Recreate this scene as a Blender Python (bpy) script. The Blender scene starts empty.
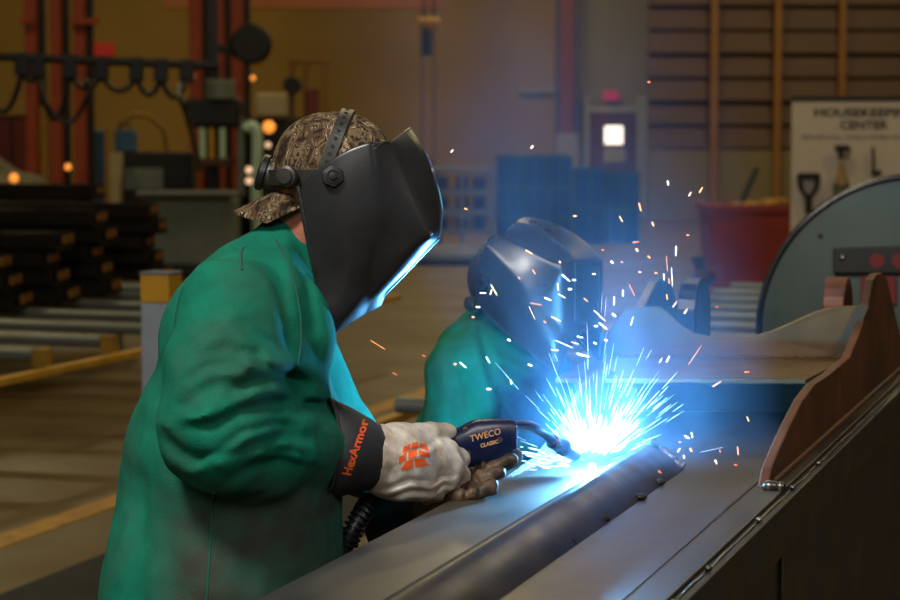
import bpy, bmesh, math, random
import numpy as np
from mathutils import Vector, Matrix, Euler
from mathutils.bvhtree import BVHTree
import openvdb
random.seed(7); RNG = np.random.default_rng(7)
SC = bpy.context.scene
COL = SC.collection
F = 2125.0                       # focal length in pixels (85 mm on a 36 mm sensor, 900 px wide)
CAMZ = 1.55
TH = math.atan(165.0 / F)        # camera pitch below horizontal
PHI = math.radians(18.43)        # direction of the workpiece's long axis
SU, CU = math.sin(PHI), math.cos(PHI)

# ---------------------------------------------------------------- geometry of the place
def ray(px, py):
    a, b = (px - 450) / F, (300 - py) / F
    return Vector((a, math.cos(TH) + b * math.sin(TH), -math.sin(TH) + b * math.cos(TH)))
def W(px, py, d):                # point at real distance d in front of the lens, seen in that direction
    r = ray(px, py); r = r * (d / r.y)
    return Vector((r.x, d, CAMZ + r.z))
def G(px, py, z=0.0):            # point on the horizontal plane at height z
    r = ray(px, py); t = (z - CAMZ) / r.z
    return Vector((r.x * t, r.y * t, z))
def UN(n, s, z):                 # workshop axes: s along the workpiece, n across it
    return Vector((n * CU + s * SU, -n * SU + s * CU, z))
def onN(px, py, n):              # (s, z) on the vertical plane at offset n
    r = ray(px, py); k = r.x * CU - r.y * SU; t = n / k
    return (r.x * SU + r.y * CU) * t, CAMZ + r.z * t

# ---------------------------------------------------------------- materials
def lin(c):
    return tuple(((v / 255) / 12.92 if v / 255 <= .04045 else ((v / 255 + .055) / 1.055) ** 2.4) for v in c)
MATS = {}
def mat(name, rgb, rough=.5, metal=0.0, var=.0, vscale=8.0, rgb2=None, bump=0.0, bscale=60.0, spec=.5, emit=None, estr=0.0, rvar=0.0, stretch=None, detail=4.0, sheen=0.0, coat=0.0):
    if name in MATS: return MATS[name]
    m = bpy.data.materials.new(name); m.use_nodes = True
    nt = m.node_tree; N = nt.nodes; L = nt.links
    b = N['Principled BSDF']
    c = lin(rgb)
    b.inputs['Base Color'].default_value = (*c, 1)
    b.inputs['Roughness'].default_value = rough
    b.inputs['Metallic'].default_value = metal
    b.inputs['Specular IOR Level'].default_value = spec
    if sheen:
        b.inputs['Sheen Weight'].default_value = sheen
    if coat:
        b.inputs['Coat Weight'].default_value = coat; b.inputs['Coat Roughness'].default_value = .12
    tc = N.new('ShaderNodeTexCoord'); mp = N.new('ShaderNodeMapping')
    L.new(tc.outputs['Object'], mp.inputs['Vector'])
    if stretch: mp.inputs['Scale'].default_value = stretch
    if var > 0 or rgb2 or rvar:
        n = N.new('ShaderNodeTexNoise'); n.inputs['Scale'].default_value = vscale; n.inputs['Detail'].default_value = detail
        n.inputs['Roughness'].default_value = .6
        L.new(mp.outputs['Vector'], n.inputs['Vector'])
        cr = N.new('ShaderNodeValToRGB')
        cr.color_ramp.elements[0].position = .35; cr.color_ramp.elements[1].position = .65
        c2 = lin(rgb2) if rgb2 else tuple(v * (1 - var) for v in c)
        cr.color_ramp.elements[0].color = (*c2, 1); cr.color_ramp.elements[1].color = (*c, 1)
        L.new(n.outputs['Fac'], cr.inputs['Fac'])
        if var > 0 or rgb2: L.new(cr.outputs['Color'], b.inputs['Base Color'])
        if rvar:
            mr = N.new('ShaderNodeMapRange'); mr.inputs['To Min'].default_value = max(.02, rough - rvar); mr.inputs['To Max'].default_value = min(1, rough + rvar)
            mr.inputs['From Min'].default_value = .3; mr.inputs['From Max'].default_value = .7
            L.new(n.outputs['Fac'], mr.inputs['Value']); L.new(mr.outputs['Result'], b.inputs['Roughness'])
    if bump:
        n2 = N.new('ShaderNodeTexNoise'); n2.inputs['Scale'].default_value = bscale; n2.inputs['Detail'].default_value = 3
        L.new(mp.outputs['Vector'], n2.inputs['Vector'])
        bp = N.new('ShaderNodeBump'); bp.inputs['Strength'].default_value = bump; bp.inputs['Distance'].default_value = .004
        L.new(n2.outputs['Fac'], bp.inputs['Height']); L.new(bp.outputs['Normal'], b.inputs['Normal'])
    if emit:
        b.inputs['Emission Color'].default_value = (*lin(emit), 1); b.inputs['Emission Strength'].default_value = estr
    MATS[name] = m
    return m

# ---------------------------------------------------------------- objects
PM = {}                           # world matrix of every root
def thing(name, label, cat, loc=(0, 0, 0), rz=0.0, group=None):
    o = bpy.data.objects.new(name, None); COL.objects.link(o)
    o.empty_display_size = .1
    o.location = loc; o.rotation_euler = (0, 0, rz)
    PM[o] = Matrix.Translation(Vector(loc)) @ Euler((0, 0, rz)).to_matrix().to_4x4()
    return tag(o, label, cat, group)
def tag(o, label=None, cat=None, group=None, kind=None):
    if label: o['label'] = label
    if cat: o['category'] = cat
    if group: o['group'] = group
    if kind: o['kind'] = kind
    return o
def link_mesh(name, me, m, parent=None, smooth=False):
    o = bpy.data.objects.new(name, me)
    if m: me.materials.append(m) if not isinstance(m, (list, tuple)) else [me.materials.append(x) for x in m]
    COL.objects.link(o)
    if parent:
        root = parent
        M = PM[root]
        me.transform(M.inverted())
        o.parent = parent
        PM[o] = M
    if smooth:
        me.polygons.foreach_set('use_smooth', [True] * len(me.polygons))
    me.update()
    return o
def dup(root, loc, rz=0.0, label=None, group=None):
    r = root.copy(); COL.objects.link(r); r.location = loc; r.rotation_euler = (0, 0, rz)
    if label: r['label'] = label
    if group: r['group'] = group
    for ch in list(root.children):
        c = ch.copy(); COL.objects.link(c); c.parent = r
        for g in list(ch.children):
            d = g.copy(); COL.objects.link(d); d.parent = c
    return r

class MB:
    def __init__(s): s.v = []; s.f = []
    def add(s, vs, fs):
        k = len(s.v); s.v += [Vector(v) for v in vs]; s.f += [tuple(i + k for i in f) for f in fs]; return s
    def box(s, c, size, rz=0.0, rot=None):
        c = Vector(c); h = Vector(size) / 2
        R = rot if rot is not None else Matrix.Rotation(rz, 3, 'Z')
        vs = [c + R @ Vector((x * h.x, y * h.y, z * h.z)) for x in (-1, 1) for y in (-1, 1) for z in (-1, 1)]
        return s.add(vs, [(0, 1, 3, 2), (4, 6, 7, 5), (0, 4, 5, 1), (2, 3, 7, 6), (0, 2, 6, 4), (1, 5, 7, 3)])
    def tube(s, pts, r, n=12, caps=True, closed=False, squash=None):
        pts = [Vector(p) for p in pts]; m = len(pts)
        rs = r if isinstance(r, (list, tuple)) else [r] * m
        t0 = (pts[1] - pts[0]).normalized()
        ref = Vector((0, 0, 1)) if abs(t0.z) < .9 else Vector((1, 0, 0))
        a = t0.cross(ref).normalized()
        vs = []
        for i in range(m):
            if closed: t = (pts[(i + 1) % m] - pts[i - 1]).normalized()
            else: t = (pts[min(i + 1, m - 1)] - pts[max(i - 1, 0)]).normalized()
            a = (a - t * a.dot(t)).normalized(); b = t.cross(a)
            for j in range(n):
                w = 2 * math.pi * j / n
                vs.append(pts[i] + (a * math.cos(w) + b * math.sin(w) * (squash or 1)) * rs[i])
        fs = []
        for i in range(m if closed else m - 1):
            k = (i + 1) % m
            for j in range(n):
                fs.append((i * n + j, i * n + (j + 1) % n, k * n + (j + 1) % n, k * n + j))
        if caps and not closed:
            fs.append(tuple(range(n - 1, -1, -1))); fs.append(tuple((m - 1) * n + j for j in range(n)))
        return s.add(vs, fs)
    def cyl(s, p0, p1, r, r2=None, n=20):
        return s.tube([p0, p1], [r, r if r2 is None else r2], n)
    def lathe(s, p, axis, prof, n=24):      # prof: (distance along axis, radius)
        p = Vector(p); t = Vector(axis).normalized()
        return s.tube([p + t * h for h, _ in prof], [max(r, 1e-5) for _, r in prof], n)
    def sphere(s, c, r, n=10, sc=(1, 1, 1)):
        c = Vector(c); vs = []; fs = []
        for i in range(n + 1):
            th = math.pi * i / n
            for j in range(2 * n):
                ph = math.pi * j / n
                vs.append(c + Vector((r * sc[0] * math.sin(th) * math.cos(ph), r * sc[1] * math.sin(th) * math.sin(ph), r * sc[2] * math.cos(th))))
        for i in range(n):
            for j in range(2 * n):
                fs.append((i * 2 * n + j, (i + 1) * 2 * n + j, (i + 1) * 2 * n + (j + 1) % (2 * n), i * 2 * n + (j + 1) % (2 * n)))
        return s.add(vs, fs)
    def prism(s, poly, off):                # polygon of 3D points extruded by vector off
        off = Vector(off); k = len(poly); a = [Vector(p) for p in poly]
        vs = a + [p + off for p in a]
        fs = [tuple(range(k)), tuple(range(2 * k - 1, k - 1, -1))] + [(i, i + k, (i + 1) % k + k, (i + 1) % k) for i in range(k)]
        return s.add(vs, fs)
    def build(s, name, m, parent=None, bevel=0.0, smooth=False, seg=2, weld=True):
        me = bpy.data.meshes.new(name)
        me.from_pydata([tuple(v) for v in s.v], [], s.f)
        bm = bmesh.new(); bm.from_mesh(me)
        if weld: bmesh.ops.remove_doubles(bm, verts=bm.verts, dist=1e-6)
        bmesh.ops.dissolve_degenerate(bm, edges=bm.edges, dist=1e-7)
        bmesh.ops.recalc_face_normals(bm, faces=bm.faces)
        bm.to_mesh(me); bm.free()
        o = link_mesh(name, me, m, parent)
        if bevel:
            md = o.modifiers.new('bevel', 'BEVEL'); md.width = bevel; md.segments = seg; md.limit_method = 'ANGLE'; md.angle_limit = math.radians(40)
        if smooth:
            me.polygons.foreach_set('use_smooth', [True] * len(me.polygons))
            try: me.set_sharp_from_angle(angle=math.radians(42))
            except Exception: pass
        return o

def text_mesh(body, size, spacing=1.0, shear=0.0, bold=0.0):
    cu = bpy.data.curves.new('txt', 'FONT'); cu.body = body; cu.size = size; cu.align_x = 'CENTER'; cu.align_y = 'CENTER'
    cu.space_character = spacing; cu.shear = shear; cu.offset = bold; cu.resolution_u = 3
    o = bpy.data.objects.new('txt', cu); COL.objects.link(o)
    dg = bpy.context.evaluated_depsgraph_get(); dg.update()
    me = bpy.data.meshes.new_from_object(o.evaluated_get(dg))
    vs = [v.co.copy() for v in me.vertices]; fs = [tuple(p.vertices) for p in me.polygons]
    bpy.data.objects.remove(o); bpy.data.curves.remove(cu); bpy.data.meshes.remove(me)
    return vs, fs
def lettering(name, body, size, origin, dx, dy, m, parent, off=.001, bvh=None, **kw):
    vs, fs = text_mesh(body, size, **kw)
    dx = Vector(dx).normalized(); dy = Vector(dy).normalized(); nn = dx.cross(dy).normalized(); origin = Vector(origin)
    out = [project(origin + dx * v.x + dy * v.y, nn, off, bvh) for v in vs]
    b = MB(); b.add(out, fs)
    return b.build(name, m, parent, weld=False)
def project(p, nn, off, bvh):
    if bvh is None: return p + nn * off
    h = bvh.ray_cast(p + nn * .2, -nn)
    return (h[0] + nn * off) if h[0] is not None else p + nn * off
def bvh_of(o):                      # of an object's final mesh, in world space
    dg = bpy.context.evaluated_depsgraph_get(); dg.update()
    e = o.evaluated_get(dg); me = e.to_mesh()
    M = PM.get(o, o.matrix_world)
    t = BVHTree.FromPolygons([M @ v.co for v in me.vertices], [tuple(p.vertices) for p in me.polygons])
    e.to_mesh_clear()
    return t

# ---------------------------------------------------------------- signed distance modelling for bodies, clothes and gloves
class SDF:
    def __init__(s, lo, hi, h):
        s.lo = np.array(lo, np.float32); s.h = h
        s.n = np.ceil((np.array(hi) - s.lo) / h).astype(int) + 1
        s.a = np.full(tuple(s.n), .2, np.float32)
    def axes(s, sl):
        return [s.lo[i] + s.h * np.arange(sl[i].start, sl[i].stop, dtype=np.float32) for i in range(3)]
    def region(s, lo, hi):
        i0 = np.clip(np.floor((np.array(lo) - s.lo) / s.h).astype(int), 0, s.n)
        i1 = np.clip(np.ceil((np.array(hi) - s.lo) / s.h).astype(int) + 1, 0, s.n)
        return tuple(slice(int(a), int(b)) for a, b in zip(i0, i1))
    def cone(s, a, b, ra, rb, k=.01, S=(1, 1, 1), sub=False):
        a = np.array(a, np.float32); b = np.array(b, np.float32); S = np.array(S, np.float32)
        pad = (max(ra, rb)) * S + k + 5 * s.h
        sl = s.region(np.minimum(a, b) - pad, np.maximum(a, b) + pad)
        if any(x.stop <= x.start for x in sl): return s
        X, Y, Z = s.axes(sl)
        A = a / S; B = b / S; ba = B - A; L2 = float(ba @ ba) + 1e-12
        X = (X / S[0] - A[0])[:, None, None]; Y = (Y / S[1] - A[1])[None, :, None]; Z = (Z / S[2] - A[2])[None, None, :]
        t = np.clip((X * ba[0] + Y * ba[1] + Z * ba[2]) / L2, 0, 1)
        d = np.sqrt((X - t * ba[0]) ** 2 + (Y - t * ba[1]) ** 2 + (Z - t * ba[2]) ** 2) - (ra + (rb - ra) * t)
        d *= float(S.min())
        c = s.a[sl]
        if sub:
            d = -d; m = np.maximum(c, d); hh = np.maximum(k - np.abs(c - d), 0) / k
            s.a[sl] = m + hh * hh * k * .25
        else:
            m = np.minimum(c, d); hh = np.maximum(k - np.abs(c - d), 0) / k
            s.a[sl] = m - hh * hh * k * .25
        return s
    def chain(s, pts, rs, k=.01, S=(1, 1, 1)):
        for i in range(len(pts) - 1): s.cone(pts[i], pts[i + 1], rs[i], rs[i + 1], k, S)
        return s
    def ball(s, c, r, k=.01, S=(1, 1, 1), sub=False): return s.cone(c, c, r, r, k, S, sub)
    def cut(s, p, nrm):             # keep the side the normal points away from
        p = np.array(p); nrm = np.array(nrm, float); nrm /= np.linalg.norm(nrm)
        X, Y, Z = s.axes([slice(0, int(k)) for k in s.n])
        d = ((X - p[0]) * nrm[0])[:, None, None] + ((Y - p[1]) * nrm[1])[None, :, None] + ((Z - p[2]) * nrm[2])[None, None, :]
        s.a = np.maximum(s.a, d.astype(np.float32)); return s
    def fold(s, pts, amp, w, ymax=None, ymin=None):   # a crease following a line of points, valley with a soft ridge beside it
        pts = [np.array(p, np.float32) for p in pts]
        pad = 4 * w + .01
        lo = np.min(pts, axis=0) - [pad, .2, pad]; hi = np.max(pts, axis=0) + [pad, .2, pad]
        if ymax is not None: hi[1] = min(hi[1], ymax)
        if ymin is not None: lo[1] = max(lo[1], ymin)
        sl = s.region(lo, hi); X, _, Z = s.axes(sl)
        if any(x.stop <= x.start for x in sl): return s
        XX = X[:, None]; ZZ = Z[None, :]
        best = np.full((len(X), len(Z)), 9., np.float32); sgn = np.zeros_like(best); tt = np.zeros_like(best)
        m = len(pts) - 1
        for i in range(m):
            a = pts[i][[0, 2]]; b = pts[i + 1][[0, 2]]; ba = b - a
            t = np.clip(((XX - a[0]) * ba[0] + (ZZ - a[1]) * ba[1]) / (ba @ ba + 1e-12), 0, 1)
            dx = XX - a[0] - t * ba[0]; dz = ZZ - a[1] - t * ba[1]
            d = np.sqrt(dx * dx + dz * dz); u = d < best
            best = np.where(u, d, best); sgn = np.where(u, np.sign(dx * ba[1] - dz * ba[0]), sgn); tt = np.where(u, (i + t) / m, tt)
        env = np.sin(np.pi * np.clip(tt * .86 + .07, 0, 1)) ** .7
        sd = best * sgn
        q = amp * env * (np.exp(-(sd / w) ** 2) - .75 * np.exp(-((sd - 1.9 * w) / (1.3 * w)) ** 2))
        s.a[sl] += q[:, None, :].astype(np.float32)
        return s
    def lumps(s, amp, scale, seed=0):
        r = np.random.default_rng(seed); X, Y, Z = s.axes([slice(0, int(k)) for k in s.n])
        acc = 0
        for i in range(7):
            k = r.normal(size=3); k = k / np.linalg.norm(k) * scale * r.uniform(.6, 1.6); ph = r.uniform(0, 6.28)
            e = np.exp(1j * X * k[0])[:, None, None] * np.exp(1j * Y * k[1])[None, :, None] * np.exp(1j * (Z * k[2] + ph))[None, None, :]
            acc = acc + e.real
        s.a += (amp / 2.6 * acc).astype(np.float32); return s
    def mesh(s, name, m, parent=None, smooth_it=1):
        a = s.a.copy()
        for ax in range(3):          # close at the borders
            sl = [slice(None)] * 3
            for e in (0, -1):
                sl[ax] = e; a[tuple(sl)] = np.maximum(a[tuple(sl)], s.h)
        g = openvdb.FloatGrid(); g.background = .2
        g.copyFromArray(np.ascontiguousarray(a, dtype=np.float32))
        p, q = g.convertToQuads(isovalue=0.0)
        p = np.asarray(p, np.float64) * s.h + s.lo
        q = np.asarray(q)
        for _ in range(smooth_it):
            acc = np.zeros_like(p); cnt = np.zeros(len(p))
            for i in range(4):
                j = (i + 1) % 4
                np.add.at(acc, q[:, i], p[q[:, j]]); np.add.at(cnt, q[:, i], 1)
                np.add.at(acc, q[:, j], p[q[:, i]]); np.add.at(cnt, q[:, j], 1)
            p = .5 * p + .5 * acc / np.maximum(cnt, 1)[:, None]
        me = bpy.data.meshes.new(name)
        me.vertices.add(len(p)); me.vertices.foreach_set('co', p.astype(np.float32).ravel())
        me.loops.add(len(q) * 4); me.loops.foreach_set('vertex_index', q[:, ::-1].astype(np.int32).ravel())
        me.polygons.add(len(q)); me.polygons.foreach_set('loop_start', np.arange(0, len(q) * 4, 4, dtype=np.int32))
        me.update(calc_edges=True); me.validate()
        bm = bmesh.new(); bm.from_mesh(me); bmesh.ops.recalc_face_normals(bm, faces=bm.faces); bm.to_mesh(me); bm.free()
        return link_mesh(name, me, m, parent, smooth=True)
# ---------------------------------------------------------------- camera
cam = bpy.data.cameras.new('camera'); co = bpy.data.objects.new('camera', cam); COL.objects.link(co)
co.location = (0, 0, CAMZ); co.rotation_euler = (math.pi / 2 - TH, 0, 0)
cam.sensor_width = 36; cam.lens = 85; cam.clip_end = 200; cam.clip_start = .05
cam.dof.use_dof = True; cam.dof.focus_distance = 3.32; cam.dof.aperture_fstop = 6.8; cam.dof.aperture_blades = 0
SC.camera = co
SC.view_settings.view_transform = 'Standard'; SC.view_settings.look = 'None'
SC.view_settings.exposure = 0.0; SC.view_settings.gamma = 1.0; SC.view_settings.use_curve_mapping = False
SC.cycles.use_denoising = True

# ---------------------------------------------------------------- shell of the hall
M_floor = mat('floor_concrete', (86, 66, 24), .55, var=.16, vscale=1.3, rvar=.12, bump=.15, bscale=30)
M_wall = mat('wall_paint', (128, 100, 38), .8, var=.10, vscale=.8)
M_wallgrey = mat('wall_paint_grey', (128, 118, 98), .8, var=.10, vscale=.8)
M_ceiling = mat('ceiling_deck', (70, 66, 58), .8, var=.2, vscale=1)
XW, Y0, Y1, ZC = 15.0, -5.0, 40.0, 9.0
def slab(name, c, size, m):
    b = MB(); b.box(c, size); o = b.build(name, m); o['kind'] = 'structure'; return o
slab('floor', (0, (Y0 + Y1) / 2, -.1), (2 * XW + .6, Y1 - Y0 + .6, .2), M_floor)
slab('ceiling', (0, (Y0 + Y1) / 2, ZC + .1), (2 * XW + .6, Y1 - Y0 + .6, .2), M_ceiling)
slab('wall_left', (-XW - .15, (Y0 + Y1) / 2, ZC / 2), (.3, Y1 - Y0, ZC), M_wall)
slab('wall_right', (XW + .15, (Y0 + Y1) / 2, ZC / 2), (.3, Y1 - Y0, ZC), M_wall)
slab('wall_front', (0, Y0 - .15, ZC / 2), (2 * XW + .6, .3, ZC), M_ceiling)
# back wall: mustard block on the left, greyer sheeting beyond x = 1.9
slab('wall_back', (-6.55, Y1 + .15, ZC / 2), (17.5, .3, ZC), M_wall)
slab('wall_back_right', (8.75, Y1 + .15, ZC / 2), (13.1, .3, ZC), M_wallgrey)
# ---------------------------------------------------------------- the steel weldment being welded
M_plate = mat('hot_rolled_plate', (92, 85, 74), .46, .75, rgb2=(60, 54, 46), vscale=4.5, rvar=.12, bump=.08, bscale=60, stretch=(1, .4, 1), detail=9)
M_mill = mat('mill_scale_steel', (46, 43, 41), .36, .6, rgb2=(28, 27, 26), vscale=6, rvar=.12, bump=.08, bscale=25)
M_side = mat('dark_side_plate', (34, 39, 48), .5, .2, rgb2=(24, 25, 28), vscale=7, rvar=.1, bump=.1, bscale=12)
M_rust = mat('rusty_plate', (112, 64, 42), .55, .3, rgb2=(70, 42, 32), vscale=7, rvar=.1, bump=.12, bscale=30)
M_saddle = mat('saddle_plate', (104, 76, 40), .45, .2, rgb2=(74, 56, 32), vscale=5, rvar=.1, bump=.06, bscale=30)
M_bead = mat('weld_bead', (150, 146, 140), .3, .9, rgb2=(70, 66, 62), vscale=60)
M_gus = mat('scaled_gusset_plate', (120, 118, 114), .5, .3, rgb2=(92, 90, 88), vscale=8, rvar=.1, bump=.05, bscale=30)
M_dark = mat('dark_gap_steel', (26, 25, 24), .6, .3)
ZT = .97; NL, NR = -1.06, -.55
WZ = .34
w_loc = UN(-.8, 3.4, WZ)
wm = thing('steel_weldment', 'long fabricated steel box beam with saddle and gussets being welded, in front of the welders', 'steel fabrication', w_loc, -PHI)
S0, S1 = 1.9, 6.2
def ub(b, n0, n1, s0, s1, z0, z1):
    b.box(UN((n0 + n1) / 2, (s0 + s1) / 2, (z0 + z1) / 2), (abs(n1 - n0), abs(s1 - s0), abs(z1 - z0)), -PHI); return b
ub(MB(), NL, NR - .022, S0, S1, ZT - .016, ZT).build('top_plate', M_plate, wm, bevel=.002)
# side plate, its top edge standing just proud of the top plate, a lap plate below it
ub(MB(), NR - .016, NR, S0, S1, ZT - .085, ZT - .004).build('upper_side_plate', M_side, wm, bevel=.003)
ub(MB(), NR - .030, NR - .008, S0, S1, WZ, ZT - .09).build('side_plate', M_side, wm, bevel=.002)
ub(MB(), NL, NL + .014, S0, S1, WZ, ZT - .017).build('side_plate', M_side, wm, bevel=.002)
ub(MB(), NL + .015, NR - .031, S0, S1, WZ, WZ + .014).build('bottom_plate', M_side, wm)
ub(MB(), NR - .028, NR - .017, S0, S1, ZT - .03, ZT - .006).build('edge_groove', M_dark, wm)
b = MB(); ub(b, NR - .009, NR - .003, 3.325, 3.345, WZ, ZT - .088); b.build('side_seam', M_mill, wm)
# wire laid along the edge with shiny tacks
b = MB(); pts = [UN(NR - .013 + .0007 * math.sin(s * 23), s, ZT - .004 + .0007 * math.sin(s * 31)) for s in np.arange(S0 + .05, 4.9, .05)]
b.tube(pts, .0026, 8); b.build('edge_weld', M_mill, wm, smooth=True)
for px, py in ((681, 585), (716, 556), (766, 511), (799, 484), (824, 461)):
    s, z = onN(px, py, NR); MB().sphere(UN(NR - .010, s, ZT + .001), .0055, 8, (1, 1, .8)).build('weld_tack', M_bead, wm, smooth=True)
# scribed seam along the top plate near the edge
b = MB(); b.box(UN(NR - .075, 3.3, ZT + .0004), (.004, 2.6, .0012), -PHI); b.build('plate_seam', M_mill, wm)

# bent bar lying along the top: rounded ridge profile
bar_prof = [(-.856, 0), (-.855, .020), (-.851, .034), (-.842, .0425), (-.829, .043), (-.813, .036), (-.795, .024), (-.780, .010), (-.771, 0)]
sE = 3.60
b = MB(); n = len(bar_prof); vs = []
ss = [S0 + .05, 2.6, 3.2, sE - .012, sE]
for i, s in enumerate(ss):
    for (nn, z) in bar_prof:
        sk = .16 * (nn + .85) * 0
        vs.append(UN(nn, s + sk - (0.0 if i < 4 else 0.0), ZT + z * (1 if i < 4 else .8)))
fs = []
for i in range(len(ss) - 1):
    for j in range(n - 1): fs.append((i * n + j, i * n + j + 1, (i + 1) * n + j + 1, (i + 1) * n + j))
fs.append(tuple(range(n))); fs.append(tuple((len(ss) - 1) * n + j for j in range(n - 1, -1, -1)))
for i in range(len(ss) - 1): fs.append((i * n, (i + 1) * n, (i + 1) * n + n - 1, i * n + n - 1))
b.add(vs, fs); bar = b.build('ridge_bar', M_mill, wm, smooth=True)
b = MB()
pts = [UN(nn, sE + .004 * math.sin(k * 9), ZT + max(z, .004) * .95) for k, (nn, z) in enumerate(bar_prof)]
pp = []
for i in range(len(pts) - 1):
    for t in (0, .25, .5, .75): pp.append(pts[i].lerp(pts[i + 1], t))
pp.append(pts[-1])
b.tube(pp, [.0085 + .0016 * math.sin(i * 2.1) for i in range(len(pp))], 10); b.build('weld_bead', M_bead, wm, smooth=True)
for px, py in ((604, 519), (641, 497), (660, 482)):
    v = G(px, py, ZT + .005); MB().sphere(v, .008, 8, (1.2, 1, .7)).build('weld_tack', M_mill, wm, smooth=True)

# gussets: upright plates standing along the beam, carrying ears at their far end
def gusset(pix, n, thick, m, send):
    prof = [onN(px, py, n) for px, py in pix]
    prof[0] = (prof[0][0], ZT); prof = [(s, max(z, ZT)) for s, z in prof] + [(send, ZT)]
    poly = [UN(n, s, z) for s, z in prof]
    off = UN(thick, 0, 0) - UN(0, 0, 0)
    b = MB(); b.prism(poly, off); return b.build('gusset', m, wm, bevel=.003)
gr = gusset([(768, 488), (772, 468), (779, 450), (790, 426), (803, 400), (815, 384), (830, 374), (850, 357), (861, 330), (869, 303), (873, 280), (877, 274), (882, 273), (887, 278), (893, 303), (900, 333)], -.599, -.018, M_rust, 5.75)
gl = gusset([(503, 479), (533, 457), (558, 425), (574, 394), (586, 377), (600, 368), (608, 372)], -1.045, .016, M_gus, 4.5)
v = G(771, 490, ZT); b = MB()
b.sphere(v + Vector((0, .004, .006)), .011, 8, (1.3, 1, .9)); b.sphere(v + Vector((.016, .002, .005)), .009, 8); b.build('weld_blob', M_bead, wm, smooth=True)
# fillet along the foot of the right gusset
b = MB(); b.tube([UN(-.597, s, ZT + .003) for s in np.arange(3.5, 5.7, .1)], .006, 8); b.build('fillet_weld', M_rust, wm, smooth=True)

# saddle plate: flat flange, then a web cut to a shallow trough
ZF = 1.07
yw = G(720, 357, ZF).y
t = .010
b = MB()
fl = [G(555, 378, ZF), G(806, 379, ZF), G(851, 357, ZF), G(592, 357, ZF)]
b.prism([p for p in fl], Vector((0, 0, -t))); b.build('saddle_flange', M_saddle, wm, bevel=.002)
top = [(625, 308), (640, 307.5), (660, 307), (668, 312), (680, 324), (694, 333), (712, 337), (735, 338), (755, 336), (775, 330), (795, 321), (815, 312), (832, 307.5), (850, 306), (869, 306)]
poly = [W(851, 357, yw)] + [W(x, y, yw + .01) for x, y in reversed(top)] + [W(592, 357, yw)]
b = MB(); b.prism(poly, Vector((0, .012, 0))); b.build('saddle_web', M_saddle, wm, bevel=.002)
b = MB(); b.tube([W(px, 356.5 + .8 * math.sin(px * .7), yw - .003) for px in range(596, 850, 5)], [.0035 + .0008 * math.sin(i * 1.7) for i in range(len(range(596, 850, 5)))], 8)
b.build('saddle_weld', M_saddle, wm, smooth=True)
b = MB(); b.prism([W(846, 355, yw - .004), W(869, 306, yw - .002), W(857, 306, yw - .002), W(833, 355, yw - .004)], Vector((0, .003, 0))); b.build('edge_weld', mat('scorched_edge', (86, 76, 58), .5, .4, var=.3, vscale=20), wm)
# cross plate under the flange
b = MB(); p0 = G(596, 412, ZT); p1 = G(806, 412, ZT)
b.prism([p0, p1, Vector((p1.x, p1.y, ZF - t)), Vector((p0.x, p0.y, ZF - t))], Vector((0, .014, 0))); b.build('cross_plate', mat('dark_cross_plate', (34, 25, 15), .8, 0, rgb2=(24, 18, 12), vscale=6, spec=.15), wm)
# bearing ears behind the web
def ear(px, pytop, d, thick, half, m, hole=True):
    top = W(px, pytop, d); n0 = top.x * CU - top.y * SU; s0 = top.x * SU + top.y * CU
    r = half; cz = top.z - r
    poly = [(s0 - r * 1.0, ZT), (s0 - r, cz)] + [(s0 - r * math.cos(a), cz + r * math.sin(a)) for a in np.linspace(.2, math.pi - .2, 11)] + [(s0 + r, cz), (s0 + r, ZT)]
    b = MB(); b.prism([UN(n0 - thick / 2, s, z) for s, z in poly], UN(thick, 0, 0) - UN(0, 0, 0))
    o = b.build('bearing_ear', m, wm, bevel=.004)
    return o
ear(838, 277, 4.85, .050, .075, M_rust)
ear(694, 277, 4.85, .045, .085, M_mill)
prof = [onN(px, py, -1.125) for px, py in ((633, 308), (640, 295), (647, 282), (652, 277.5), (657, 278), (663, 287), (668, 308))]
b = MB(); b.prism([UN(-1.125, s, z) for s, z in [(prof[0][0] - .01, ZT - .15)] + prof + [(prof[-1][0] + .04, ZT - .15)]], UN(.026, 0, 0) - UN(0, 0, 0)); b.build('bearing_ear', M_mill, wm, bevel=.004)
# two trestles carry the beam
def trestle(s, label):
    c = UN(-.805, s, 0)
    t = thing('trestle', label, 'trestle', c, -PHI, 'steel trestles under the beam')
    ub(MB(), -1.05, -.56, s - .05, s + .05, WZ - .08, WZ).build('crossbar', M_mill, t, bevel=.003)
    for n0, d in ((-1.0, -.04), (-1.0, .04), (-.61, -.04), (-.61, .04)):
        b = MB(); b.tube([UN(n0, s + d * .6, WZ - .08), UN(n0, s + d * 4.5, 0)], .022, 8); b.build('leg', M_mill, t, smooth=True)
trestle(2.6, 'dark steel trestle under the near end of the steel beam')
trestle(5.4, 'dark steel trestle under the far end of the steel beam')
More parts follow.
